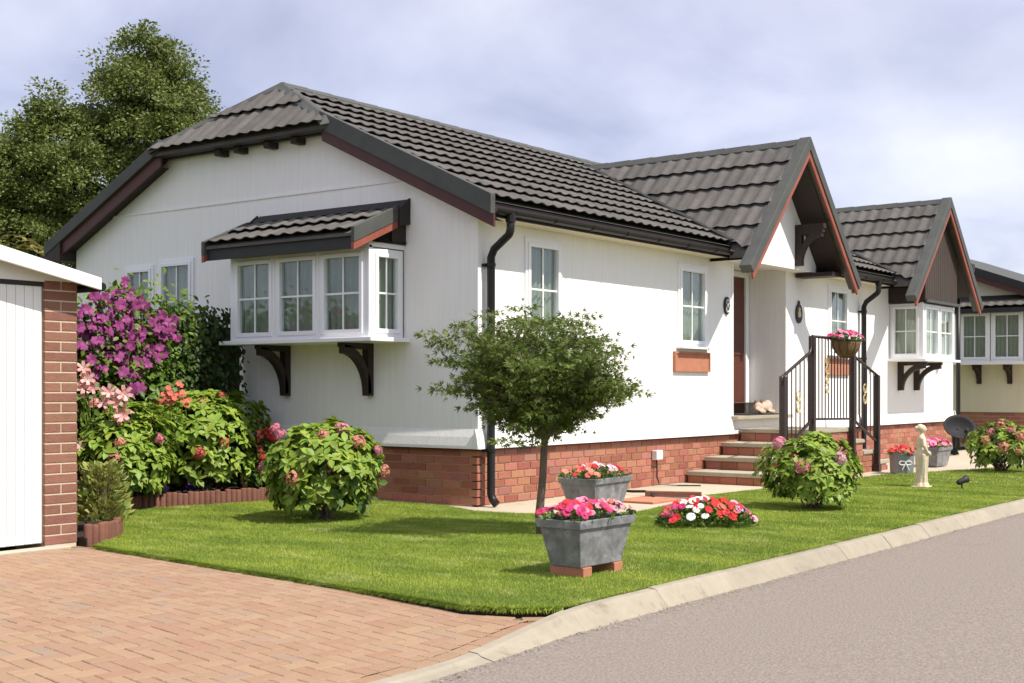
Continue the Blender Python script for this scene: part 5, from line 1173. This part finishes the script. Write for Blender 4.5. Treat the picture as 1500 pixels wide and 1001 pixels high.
for px, py in spots + [(x + random.uniform(-14, 14), y + random.uniform(-12, 12)) for x, y in spots + spots[:40]]:
    p = at(px + random.uniform(-3, 3), py + random.uniform(-3, 3), 1, FY - 0.36 + random.uniform(-.09, .1)); put_flower(cl, flower('clematis', 'p_purple'), p, (random.uniform(-.7, .3), -1, random.uniform(-.2, .8)), random.uniform(0.05, 0.078))
# lilies, geranium and pansies in the border
li = thing('pink_lily', 'tall pink lilies standing beside the garage brick pier', 'flower', tuple(gnd(150, 750)), None)
mb = MB(); base = gnd(150, 750)
for px, py, s in ((128, 556, 0.10), (122, 540, 0.09), (136, 570, 0.09), (160, 575, 0.10), (172, 588, 0.11), (152, 590, 0.10), (182, 578, 0.11), (180, 608, 0.11), (122, 568, 0.12), (176, 612, 0.08), (118, 655, 0.07)):
    p = CAM + ray(px, py) * ((base - CAM).dot(FW) - 0.05); put_flower(li, flower('lily', 'p_lily'), p, (-0.6 + random.uniform(-.4, .4), -0.7 + random.uniform(-.3, .3), 0.35), s)
    mb.tube([base + Vector((random.uniform(-.06, .06), random.uniform(-.06, .06), 0)), p + Vector((0.05, 0.05, -0.25)), p], [0.007, 0.006, 0.005], 5)
mb.build('stems', M['hyd'], li, kind='stuff')
pt = gnd(250, 722, 0.035); gp = thing('terracotta_pot', 'terracotta pot half hidden behind the border hydrangeas', 'pot', tuple(pt)); mb = MB(); mb.lathe(CAM + ray(206, 618) * 13.3, [(0.0, -0.14), (0.09, -0.14), (0.12, 0.05), (0.135, 0.05), (0.135, 0.09), (0.11, 0.09), (0.1, 0.03), (0.0, 0.03)], 20); mb.build('pot_body', M['terracotta'], gp, smooth=False)
mb = MB(); pc = CAM + ray(206, 618) * 13.3; mb.lathe((pc.x, pc.y, 0), [(0.1, 0.03), (0.1, pc.z - 0.14), (0.0, pc.z - 0.139)], 16); mb.build('pot_stand', M['fence'], gp)
ge = thing('red_geranium', 'red geranium blooming above the border hydrangea near the fence', 'flower', tuple(gnd(250, 715))); gb = gnd(250, 715)
mb = MB()
for px, py in ((248, 570), (258, 582), (250, 588), (266, 578), (243, 580), (262, 566), (272, 590), (252, 576)):
    p = CAM + ray(px, py) * 13.5; 
    for q in range(3): put_flower(ge, flower('geranium', 'p_coral'), p + Vector((random.uniform(-.03, .03), random.uniform(-.03, .03), random.uniform(-.03, .03))), (-.5, -.8, .5), 0.03)
    mb.tube([gb, p + Vector((0.03, 0.03, -.2)), p], 0.004, 5)
mb.build('stems', M['hyd'], ge, kind='stuff')
def pansies(label, cpx, pts, col):
    b = gnd(*cpx, 0.035); t = thing('pansy_plant', label, 'flower', tuple(b)); n = 60; a = RNG.uniform(0, 6.28, n); r = RNG.uniform(0, .1, n)
    leaf_obj('foliage', t, M['petleaf'], np.array(b) + np.stack([r * np.cos(a), r * np.sin(a), RNG.uniform(0.02, .14, n)], 1), unit(np.stack([np.cos(a), np.sin(a), .6 + 0 * a], 1)), unit(rnd_dirs(n, .2, 1)), RNG.uniform(.03, .06, n), SMALL_V, SMALL_F)
    mb = MB()
    for (px, py), c in zip(pts, col):
        p = CAM + ray(px, py) * ((b - CAM).dot(FW) - 0.08); put_flower(t, flower('pansy', c), p, (-.6, -.75, .4), 0.038); mb.tube([b, p], 0.003, 4)
    mb.build('stems', M['hyd'], t, kind='stuff')
pansies('pink and lilac pansies by the log edging under the hydrangea', (243, 728), [(244, 686), (240, 697), (248, 703), (235, 703), (243, 716), (238, 718), (247, 690)], ['p_rose', 'p_pink', 'p_lilac', 'p_rose', 'p_lilac', 'p_lilac', 'p_pink'])
pansies('violet pansies by the log edging under the tall hydrangea', (285, 725), [(280, 710), (288, 708), (283, 715), (292, 712), (276, 714)], ['p_violet'] * 5)

# ------------------------------------------------------------------ planters and bedding
def trough(label, c, ang, Lb, Wb, h, z0, rim=0.055, flare_=1.28, group=None):
    """tapered rectangular planter; c centre of base, Lb x Wb base, long side along the angle"""
    t = thing('planter', label, 'planter', (c[0], c[1], 0), group); R_ = Matrix.Rotation(ang, 3, 'Z')
    def ringp(l, w, z): return [Vector((c[0], c[1], z)) + R_ @ Vector(q) for q in ((-l / 2, -w / 2, 0), (l / 2, -w / 2, 0), (l / 2, w / 2, 0), (-l / 2, w / 2, 0))]
    Lt, Wt = Lb * flare_, Wb * flare_ * 1.03; mb = MB()
    rings = [ringp(Lb, Wb, z0), ringp(Lt, Wt, z0 + h - rim)]
    vs = rings[0] + rings[1]; mb.add(vs, [(0, 1, 2, 3)] + [(i, (i + 1) % 4, 4 + (i + 1) % 4, 4 + i) for i in range(4)]); mb.build('body', M['lead'], t, bevel=0.006)
    mb = MB(); a = ringp(Lt + .03, Wt + .03, z0 + h - rim); b = ringp(Lt + .045, Wt + .045, z0 + h); e_ = ringp(Lt - .01, Wt - .01, z0 + h); f_ = ringp(Lt - .02, Wt - .02, z0 + h - rim + .003)
    vs = a + b + e_ + f_; mb.add(vs, sum([[(4 * j + i, 4 * j + (i + 1) % 4, 4 * j + 4 + (i + 1) % 4, 4 * j + 4 + i) for i in range(4)] for j in range(3)], []) + [(0, 3, 15, 12), (0, 12, 13, 1), (1, 13, 14, 2), (2, 14, 15, 3)]); mb.build('rim', M['lead'], t, bevel=0.004)
    mb = MB(); mb.add(ringp(Lt - .015, Wt - .015, z0 + h - 0.02), [(0, 1, 2, 3)]); mb.build('soil', M['soil'], t)
    return t, (Lt, Wt, R_)
def petunias(name, label, c, L_, Wd, R_, z, cols, nf, nl, hump=0.06, fs=(0.022, 0.032), group=None, over=0.0):
    t = thing(name, label, 'flowers', (c[0], c[1], z), group); n = nl
    u_ = RNG.uniform(-.5, .5, (n, 2)) * np.array([L_, Wd]); R3 = np.array(R_)[:2, :2]; xy = u_ @ R3.T; e_ = np.clip(1 - (np.abs(u_[:, 0]) / (L_ / 2)) ** 2, 0, 1) * np.clip(1 - (np.abs(u_[:, 1]) / (Wd / 2)) ** 2, 0, 1)
    zz = z + RNG.uniform(0, 1, n) * (0.02 + hump * np.sqrt(e_))
    leaf_obj('foliage', t, M['petleaf'], np.stack([c[0] + xy[:, 0], c[1] + xy[:, 1], zz], 1), unit(np.concatenate([unit(xy + 1e-6) * .7 + RNG.normal(0, .4, (n, 2)), RNG.uniform(.1, 1, (n, 1))], 1)), unit(rnd_dirs(n, .3, 1)), RNG.uniform(.03, .06, n), SMALL_V, SMALL_F)
    for i in range(nf):
        a, b = random.uniform(-.5, .5) * L_, random.uniform(-.5, .5) * Wd; ee = max(0, 1 - (2 * a / L_) ** 2) * max(0, 1 - (2 * b / Wd) ** 2); q = R_ @ Vector((a, b, 0)); col = cols((a / L_ + .5), (b / Wd + .5))
        put_flower(t, flower('petunia', col), (c[0] + q.x, c[1] + q.y, z + 0.03 + hump * sqrt(ee) + random.uniform(0, .02)), (q.x * 1.5 + random.uniform(-.5, .2), q.y * 1.5 + random.uniform(-.8, .0), 0.8), random.uniform(*fs))
    return t
# front planter, standing on bricks
pa_ = gnd(852, 834, 0.06); ang1 = radians(-2)
c1 = (pa_.x + 0.25, pa_.y + 0.13)
tr1, (Lt, Wt, R1) = trough('weathered grey trough planter on bricks at the front of the lawn', c1, ang1, 0.46, 0.24, 0.305, 0.062)
for k, (dx, dy) in enumerate(((-0.17, -0.0), (0.18, -0.0))):
    q = R1 @ Vector((dx, dy, 0)); mb = MB(); cc = Vector((c1[0], c1[1], 0)) + q; mb.box((cc.x - 0.05, cc.y - 0.13, -0.01), (cc.x + 0.05, cc.y + 0.13, 0.061)); tag(mb.build('loose_brick', M['terracotta'], bevel=0.004), ('red brick under the left end of the front planter', 'red brick under the right end of the front planter')[k], 'brick', 'bricks under the planter')
petunias('petunia_plants', 'red and pink petunias filling the front planter', c1, Lt + .04, Wt + .04, R1, 0.062 + 0.29, lambda a, b: random.choice(['p_magenta', 'p_magenta', 'p_red', 'p_rose'] if a < .5 else ['p_palepink', 'p_rose', 'p_magenta', 'p_coral']), 92, 320, hump=0.075, group='petunias in planters')
pb_ = gnd(866, 748); c2 = (pb_.x + 0.33, pb_.y + 0.16)
tr2, (Lt, Wt, R2) = trough('grey trough planter on the path behind the small maple', c2, radians(4), 0.58, 0.3, 0.31, 0.0)
petunias('petunia_plants', 'mixed petunias filling the planter on the path', c2, Lt + .03, Wt + .03, R2, 0.3, lambda a, b: random.choice(['p_coral', 'p_red', 'p_salmon'] if a < .45 else (['p_palepink', 'p_white', 'p_palepink'] if a < .7 else ['p_magenta', 'p_red'])), 66, 380, hump=0.09, group='petunias in planters')
# flower patch in the lawn
pc_ = gnd(1035, 770); petp = petunias('petunia_bed', 'clump of red, white and purple petunias growing in the lawn', (pc_.x, pc_.y), 0.78, 0.52, Matrix.Rotation(radians(-50), 3, 'Z'), 0.0, lambda a, b: random.choice(['p_red', 'p_coral', 'p_magenta'] if a < .22 else (['p_white', 'p_white', 'p_white', 'p_red'] if a < .52 else (['p_red', 'p_red', 'p_coral', 'p_red'] if a < .8 else ['p_lilac', 'p_red', 'p_palepink']))), 130, 1100, hump=0.2, fs=(0.026, 0.042))

# round zinc bucket and far trough
pk = gnd(1321, 693); bk = thing('zinc_bucket', 'round grey metal bucket with bow by the foot of the steps', 'bucket', (pk.x, pk.y, 0))
mb = MB(); mb.lathe((pk.x, pk.y, 0), [(0.0, 0.0), (0.16, 0.0), (0.175, 0.26), (0.185, 0.265), (0.185, 0.285), (0.17, 0.285), (0.16, 0.24), (0.0, 0.24)], 28); mb.build('body', M['zinc'], bk)
bowp = Vector((pk.x, pk.y, 0)) - FW * 0.178
mb = MB()
for sg in (-1, 1):
    cc = bowp + RT * sg * 0.045 + Vector((0, 0, 0.15)); mb.tube([cc + RT * (0.045 * cos(a)) * 1.0 + Vector((0, 0, 0.028 * sin(a))) for a in [2 * pi * i / 12 for i in range(13)]], 0.009, 6, False)
    mb.tube([bowp + Vector((0, 0, 0.15)), bowp + RT * sg * 0.05 + Vector((0, 0, 0.05))], [0.012, 0.008], 6)
mb.build('bow', M['plastic_white'], bk)
petunias('petunia_plants', 'red petunias in the round metal bucket', (pk.x, pk.y), 0.32, 0.32, Matrix.Identity(3), 0.25, lambda a, b: random.choice(['p_red', 'p_coral', 'p_red']), 34, 150, hump=0.09, group='petunias in planters', fs=(.026, .036))
pt3 = gnd(1372, 684); c3 = (pt3.x + 0.22, pt3.y + 0.12)
tr3, (Lt, Wt, R3_) = trough('grey trough planter near the satellite dish at the far end', c3, 0.0, 0.5, 0.26, 0.30, 0.0)
petunias('petunia_plants', 'pink petunias in the far trough planter', c3, Lt + .03, Wt + .03, R3_, 0.28, lambda a, b: random.choice(['p_rose', 'p_magenta', 'p_palepink']), 38, 160, hump=0.1, group='petunias in planters', fs=(.04, .05))

# hanging basket on the railing
hp = Vector((6.48, RY - 0.16, 1.86)); hb_ = thing('hanging_basket', 'half round coir basket hooked on the railing', 'basket', tuple(hp))
prof = [(0.20 * cos(a), -0.24 * sin(a)) for a in [pi / 2 * (1 - i / 8) for i in range(9)]]
mb = MB(); mb.lathe(hp, [(max(r, 1e-3) * 1.25, z) for r, z in prof] + [(0.235, 0.0), (0.0, -0.03)], 24, 1, 0.72); mb.build('liner', M['coir'], hb_, smooth=True)
mb = MB(); mb.tube([(hp.x + 0.256 * cos(a), hp.y + 0.186 * sin(a), hp.z) for a in [2 * pi * i / 24 for i in range(25)]], 0.007, 6, False)
for i in range(10):
    a = 2 * pi * i / 10; mb.tube([(hp.x + r * 1.28 * cos(a), hp.y + r * 1.28 * 0.72 * sin(a), hp.z + z) for r, z in prof[::-1]], 0.004, 5)
mb.build('wire_frame', M['iron'], hb_)
petunias('petunia_plants', 'bright pink petunias in the hanging basket', (hp.x, hp.y), 0.5, 0.36, Matrix.Identity(3), hp.z - 0.02, lambda a, b: random.choice(['p_magenta', 'p_rose', 'p_magenta']), 56, 220, hump=0.12, group='petunias in planters', fs=(.026, .038))
# flat terracotta panels under two windows
for x0, x1 in ((3.99, 4.93), (8.74, 9.70)):
    mb = MB(); a, b = 1.42, 1.68; mb.box((x0, -0.028, a), (x1, -0.002, b)); wp = mb.build('wall_panel', M['terracotta'], HOME, bevel=0.006, label='flat terracotta panel under a front window')
    mb = MB(); t_ = 0.028; mb.box((x0 + .003, -0.04, a + .003), (x0 + t_, -0.0285, b - .003)); mb.box((x1 - t_, -0.04, a + .003), (x1 - .003, -0.0285, b - .003)); mb.box((x0 + t_, -0.04, a + .003), (x1 - t_, -0.0285, a + t_)); mb.box((x0 + t_, -0.04, b - t_), (x1 - t_, -0.0285, b - .003)); mb.build('panel_rim', M['terracotta'], wp)
# meter box with cable, inspection cover
mtb = thing('meter_box', 'small white outlet box on the brick skirting with a cable', 'outlet box', (3.58, 0, 0.38)); mb = MB(); mb.box((3.50, -0.06, 0.32), (3.65, 0.02, 0.44)); mb.build('box', M['plastic_white'], mtb, bevel=0.012)
mb = MB(); mb.tube([(3.56, -0.02, 0.33), (3.55, -0.03, 0.1), (3.57, -0.05, 0.02), (3.75, -0.2, 0.0), (3.9, -0.45, 0.0)], 0.009, 6); mb.build('cable', M['black_pvc'], mtb)
q = gnd(948, 733); mb = MB(); mb.box((q.x - 0.3, q.y - 0.25, -0.02), (q.x + 0.3, q.y + 0.25, 0.012)); tag(mb.build('inspection_cover', M['terracotta'], bevel=0.006), 'flat terracotta slab lying on the path by the planter', 'slab')
q = gnd(988, 728); mb = MB(); mb.beam((q.x - 0.12, q.y + 0.3, 0.03), (q.x + 0.1, q.y - 0.28, 0.03), 0.1, 0.06); tag(mb.build('timber_offcut', M['log'], bevel=0.005), 'short brown timber offcut lying on the path', 'timber')
mb = MB(); h0 = gnd(905, 722); mb.tube([h0 + Vector((0, 0, .03)), gnd(925, 720, .03), gnd(945, 720, .04), gnd(956, 724, .03), gnd(957, 728, .015)], 0.016, 7); tag(mb.build('hose_pipe', M['black_pvc'], smooth=True), 'short black pipe on the path beside the planter', 'pipe')

# ------------------------------------------------------------------ statue, spotlight, satellite dish
sp = gnd(1350, 714); ST = thing('garden_statue', 'cream stone statue of a draped standing figure on the lawn', 'statue', (sp.x, sp.y, 0))
S = 0.76; mb = MB(); Rz = Matrix.Rotation(radians(215), 3, 'Z'); seg = 28
def sv_(x, y, z): q = Rz @ Vector((x, y, 0)); return Vector((sp.x + q.x * S, sp.y + q.y * S, z * S))
secs = [(0.0, .13, .12, 0, 0, .25), (0.03, .125, .115, 0, 0, .22), (0.08, .10, .095, .0, 0, .16), (0.2, .095, .09, 0.01, 0, .14), (0.34, .105, .095, .015, 0, .12), (0.46, .115, .10, .02, 0, .1), (0.53, .12, .10, .02, 0, .08), (0.58, .10, .085, .01, 0, .05), (0.64, .085, .07, 0, 0, .02), (0.70, .095, .075, -.005, 0, .02), (0.76, .105, .075, -.01, 0, 0), (0.80, .10, .06, -.01, 0, 0), (0.83, .06, .045, -.01, 0, 0), (0.855, .036, .036, -.005, .005, 0), (0.875, .034, .034, 0, .01, 0)]
vs = []; fs = []
for z, a, b, ox_, oy_, fold in secs:
    for k in range(seg):
        t = 2 * pi * k / seg; f_ = 1 + fold * (0.5 * sin(7 * t + z * 3) + 0.4 * sin(11 * t - z * 5)); vs.append(sv_(ox_ + a * f_ * cos(t), oy_ + b * f_ * sin(t), z))
for i in range(len(secs) - 1):
    for k in range(seg): fs.append((i * seg + k, i * seg + (k + 1) % seg, (i + 1) * seg + (k + 1) % seg, (i + 1) * seg + k))
fs += [tuple(range(seg - 1, -1, -1)), tuple((len(secs) - 1) * seg + k for k in range(seg))]
mb.add(vs, fs)
def sblob(c, r): 
    n0 = len(mb.v); blob(mb, (0, 0, 0), r, 14, 10)
    for i in range(n0, len(mb.v)): v = mb.v[i]; mb.v[i] = tuple(sv_(c[0] + v[0], c[1] + v[1], c[2] + v[2]))
sblob((0.0, 0.015, 0.935), (.05, .06, .068)); sblob((0, -0.02, 0.955), (.058, .062, .062)); sblob((0, -0.08, 0.95), (.035, .035, .035)); sblob((0, 0.075, 0.925), (.011, .016, .016))
def stube(pts, r): mb.tube([sv_(*p) for p in pts], [q * S for q in r], 10)
stube([(.10, 0, .785), (.145, .0, .67), (.125, .06, .56), (.04, .115, .56)], [.034, .031, .027, .022]); stube([(-.11, 0, .785), (-.14, .02, .67), (-.10, .09, .62), (-.0, .11, .66)], [.034, .031, .027, .02])
stube([(.12, .06, .56), (.02, .12, .53), (-.1, .09, .54), (-.12, 0, .56)], [.03, .032, .032, .03])
so_ = mb.build('figure', M['stone'], ST, smooth=True); rm = so_.modifiers.new('remesh', 'REMESH'); rm.mode = 'VOXEL'; rm.voxel_size = 0.0065; rm.use_smooth_shade = True
mb = MB(); mb.box((sp.x - 0.1, sp.y - 0.1, -0.02), (sp.x + 0.1, sp.y + 0.1, 0.018)); mb.build('plinth', M['stone'], ST, bevel=0.006)
lp = gnd(1409, 717); SPT = thing('garden_spotlight', 'small black spotlight on a spike in the lawn near the statue', 'spotlight', (lp.x, lp.y, 0))
mb = MB(); mb.tube([(lp.x, lp.y, -0.03), (lp.x, lp.y, 0.085)], [0.006, 0.012], 8); mb.build('spike', M['flash'], SPT)
hd = Vector((lp.x, lp.y, 0.10)); ax_ = (Vector((0.75, -0.55, 0.35))).normalized(); mb = MB(); mb.tube([hd - ax_ * 0.07, hd - ax_ * 0.05, hd + ax_ * 0.03, hd + ax_ * 0.075], [0.02, 0.035, 0.036, 0.05], 12); mb.build('lamp_head', M['flash'], SPT, smooth=True)
mb = MB(); mb.box((lp.x - 0.045, lp.y - 0.012, 0.07), (lp.x + 0.045, lp.y + 0.012, 0.095)); mb.build('yoke', M['flash'], SPT)
dd = at(1403, 629, 1, -0.55); DISH = thing('satellite_dish', 'dark grey mesh satellite dish at the far corner of the white home', 'satellite dish', (dd.x, dd.y, 0))
dax = (CAM - dd + Vector((0, 0, 9.0))).normalized(); dax = (dax + Vector((0.35, -0.15, 0))).normalized(); e1 = dax.orthogonal().normalized(); e1 = Vector((0, 0, 1)).cross(dax).normalized(); e2 = dax.cross(e1)
mb = MB(); nr_, ns_ = 5, 28; vs = []; R0 = 0.28
for i in range(nr_ + 1):
    r = R0 * i / nr_
    for k in range(ns_): a = 2 * pi * k / ns_; vs.append(dd + e1 * (r * 1.08 * cos(a)) + e2 * (r * 0.86 * sin(a)) + dax * (0.11 * (r / R0) ** 2))
mb.add(vs, [(i * ns_ + k, i * ns_ + (k + 1) % ns_, (i + 1) * ns_ + (k + 1) % ns_, (i + 1) * ns_ + k) for i in range(nr_) for k in range(ns_)]); ds = mb.build('dish', M['mesh_dish'], DISH, smooth=True); sm_ = ds.modifiers.new('solid', 'SOLIDIFY'); sm_.thickness = 0.012
mb = MB(); mb.tube([dd + e2 * -0.33 + dax * 0.1, dd + dax * 0.42 + e2 * -0.22], 0.014, 8); fe = dd + dax * 0.42 + e2 * -0.2; mb.tube([fe, fe - dax * 0.12], 0.03, 10); mb.build('feed_arm', M['mesh_dish'], DISH)
mb = MB(); mb.tube([(dd.x + 0.05, dd.y + 0.08, -0.02), (dd.x + 0.05, dd.y + 0.08, dd.z + 0.05)], 0.028, 10); mb.lathe((dd.x + 0.05, dd.y + 0.08, 0), [(0.09, 0), (0.07, 0.05), (0.03, 0.12)], 12); mb.build('pole', M['mesh_dish'], DISH)

# ------------------------------------------------------------------ small maple on the lawn
mp = gnd(793, 783); MT = thing('maple_tree', 'small round headed maple tree on the lawn by the planters', 'tree', (mp.x, mp.y, 0)); dep = (mp - CAM).dot(FW)
def mpt(px, py, dd_=0.0): return CAM + ray(px, py) * (dep) + FW * dd_
fork = mpt(798, 640); mb = MB(); mb.tube([mp + Vector((0, 0, -0.03)), mpt(790, 755), mpt(795, 700), fork], [0.042, 0.036, 0.031, 0.03], 10); mb.build('trunk', M['bark'], MT, smooth=True)
ends = [(755, 478), (825, 480), (790, 468), (715, 575), (705, 545), (868, 560), (845, 592), (735, 510), (850, 505), (690, 525), (705, 498), (730, 480), (770, 472), (800, 475), (840, 478), (880, 495), (895, 520), (900, 562), (868, 585), (690, 560), (720, 590), (850, 560), (760, 520), (820, 520), (740, 545), (870, 530), (780, 560), (710, 525), (895, 560), (745, 605), (830, 600), (770, 625), (815, 632), (795, 600), (652, 522), (908, 560), (688, 482)]
mb = MB(); sprays = []
for i, (px, py) in enumerate(ends):
    ddp = random.uniform(-0.65, 0.65) * (1 - 0.5 * abs(px - 793) / 150); e_ = mpt(px, py, ddp); m1 = fork.lerp(e_, 0.35) + Vector((0, 0, 0.10)); m2 = fork.lerp(e_, 0.7) + Vector((0, 0, 0.07)); mb.tube([fork - Vector((0, 0, 0.04)), m1, m2, e_], [0.016, 0.011, 0.007, 0.003], 6)
    for t in (0.45, 0.6, 0.75, 0.88, 1.0):
        b = fork.lerp(e_, t) + Vector((0, 0, 0.09 * (1 - t) * 2))
        for q in range(3):
            off_ = Vector((random.gauss(0, .09), random.gauss(0, .09), random.gauss(0.0, .06))); sprays.append(b + off_); mb.tube([b, b + off_], [0.004, 0.0015], 4)
mb.build('limbs', M['bark'], MT, kind='stuff')
org = []; dr = []; nr = []
for s in sprays:
    n = random.randint(26, 48); o_ = np.array(s) + np.stack([RNG.normal(0, .062, n), RNG.normal(0, .062, n), RNG.normal(0, .018, n)], 1); org.append(o_); v = o_ - np.array(s); dr.append(unit(v + np.array([0, 0, -0.015]) + RNG.normal(0, .03, (n, 3)))); nr.append(unit(rnd_dirs(n, 0.2, 1.0)))
org = np.concatenate(org); leaf_obj('crown', MT, M['maple'], org, np.concatenate(dr), np.concatenate(nr), RNG.uniform(.036, .066, len(org)), MAPLE_V, MAPLE_F)

# ------------------------------------------------------------------ big trees behind the home
def big_tree(label, px, dep_, crown, trunk_r, m, nleaf, ls, group=None, lobes=None):
    """crown lobes are given as (pixel x, pixel y, radius in metres, depth offset)"""
    b = CAM + ray(px, 570) * dep_; b.z = -0.15; T = thing('broadleaf_tree', label, 'tree', tuple(b), group); fork_ = b + Vector((0, 0, 2.6)); L_ = [(CAM + ray(x, y) * (dep_ + dz), r) for x, y, r, dz in crown]
    mb = MB(); mb.tube([b, b + Vector((0.05, 0, 1.4)), fork_], [trunk_r * 1.25, trunk_r, trunk_r * 0.85], 10); mb.build('trunk', M['bark'], T, smooth=True)
    mb = MB()
    for p, r in L_: mid = fork_.lerp(p, 0.5) + Vector((random.uniform(-.3, .3), random.uniform(-.3, .3), 0.2)); mb.tube([fork_ - Vector((0, 0, .2)), mid, p], [trunk_r * 0.45, trunk_r * 0.25, 0.03], 6)
    mb.build('limbs', M['bark'], T, kind='stuff')
    org = []; dr = []; nr = []; vol = sum(r ** 2 for _, r in L_)
    for p, r in L_:
        k = int(42 * r * r) + 8; cd_ = rnd_dirs(k, -0.7, 1.0); cc = np.array(p) + cd_ * (r * RNG.uniform(0.45, 1.02, k))[:, None]
        n = int(nleaf * r * r / vol / k)
        for c_ in cc:
            s = RNG.uniform(0.1, 0.2); o_ = c_ + np.clip(RNG.normal(0, 1, (n, 3)), -1.6, 1.6) * np.array([s, s, s * .6]); org.append(o_); dr.append(unit(o_ - c_ + RNG.normal(0, .1, (n, 3)))); nr.append(unit(rnd_dirs(n, -.2, 1) + np.array([0, -.2, .3])))
    org = np.concatenate(org); leaf_obj('crown', T, M[m], org, np.concatenate(dr), np.concatenate(nr), RNG.uniform(ls[0], ls[1], len(org)), SMALL_V, SMALL_F)
big_tree('tall broadleaf tree behind the roof of the white home', 205, 30, [(205, 85, .75, 0), (235, 110, .8, .5), (180, 125, .8, -.4), (255, 150, .85, .3), (205, 160, 1.0, -.6), (165, 190, .9, 0), (250, 200, 1.0, -.3), (275, 175, .6, 0), (210, 230, 1.1, .5), (160, 260, 1.0, -.5), (235, 270, 1.0, -.2), (190, 310, 1.0, .4), (140, 330, 1.0, 0), (230, 330, .9, 0), (180, 380, 1.0, 0), (290, 210, .5, 0)], 0.22, 'oak', 80000, (0.06, 0.115), 'trees behind the home')
big_tree('lower spreading broadleaf tree at the left edge above the garage', 70, 29, [(75, 165, .55, 0), (105, 190, .7, .3), (55, 215, .8, 0), (20, 215, .6, .4), (100, 240, .9, -.4), (45, 270, 1.0, 0), (10, 260, .8, 0), (100, 300, .9, .2), (50, 330, 1.0, -.3), (10, 320, .9, .3), (95, 360, .8, 0), (30, 390, .9, 0), (-40, 300, 1.0, 0), (-40, 230, .7, 0), (125, 350, .8, .3)], 0.2, 'oak', 70000, (0.06, 0.115), 'trees behind the home')
bush('yellowish_shrub', 'yellowish leafed shrub rising behind the garage roof', 'bush', tuple(CAM + ray(28, 620) * 24 * 1.0 - Vector((0, 0, CAM.z + ray(28, 620).z * 24))), 0.9, 0.8, 4.1, 260, leaf=(0.10, 0.2), mats=('yellow_shrub', 'oak'), inner=500)

# ------------------------------------------------------------------ grit and dead leaves gathered along the kerb
n = 2600; gx = RNG.uniform(-6.5, 9, n); gy = -4.35 + np.array([kerb_y(q) for q in gx]) - np.abs(RNG.normal(0, 0.05, n)); a = RNG.uniform(0, 6.28, n); w = RNG.uniform(0.003, 0.009, n)
zz = -0.1 + RNG.uniform(0, .004, n); V = np.zeros((n, 3, 3))
for k in range(3): V[:, k, 0] = gx + w * np.cos(a + k * 2.1); V[:, k, 1] = gy + w * np.sin(a + k * 2.1); V[:, k, 2] = zz + 0.002 + RNG.uniform(0, .006, n)
grit = link('kerb_grit', np_mesh('kerb_grit', V.reshape(-1, 3), np.arange(3 * n).reshape(-1, 3), M['kerb'])); tag(grit, 'pale grit gathered along the foot of the kerb', 'grit', kind='stuff')
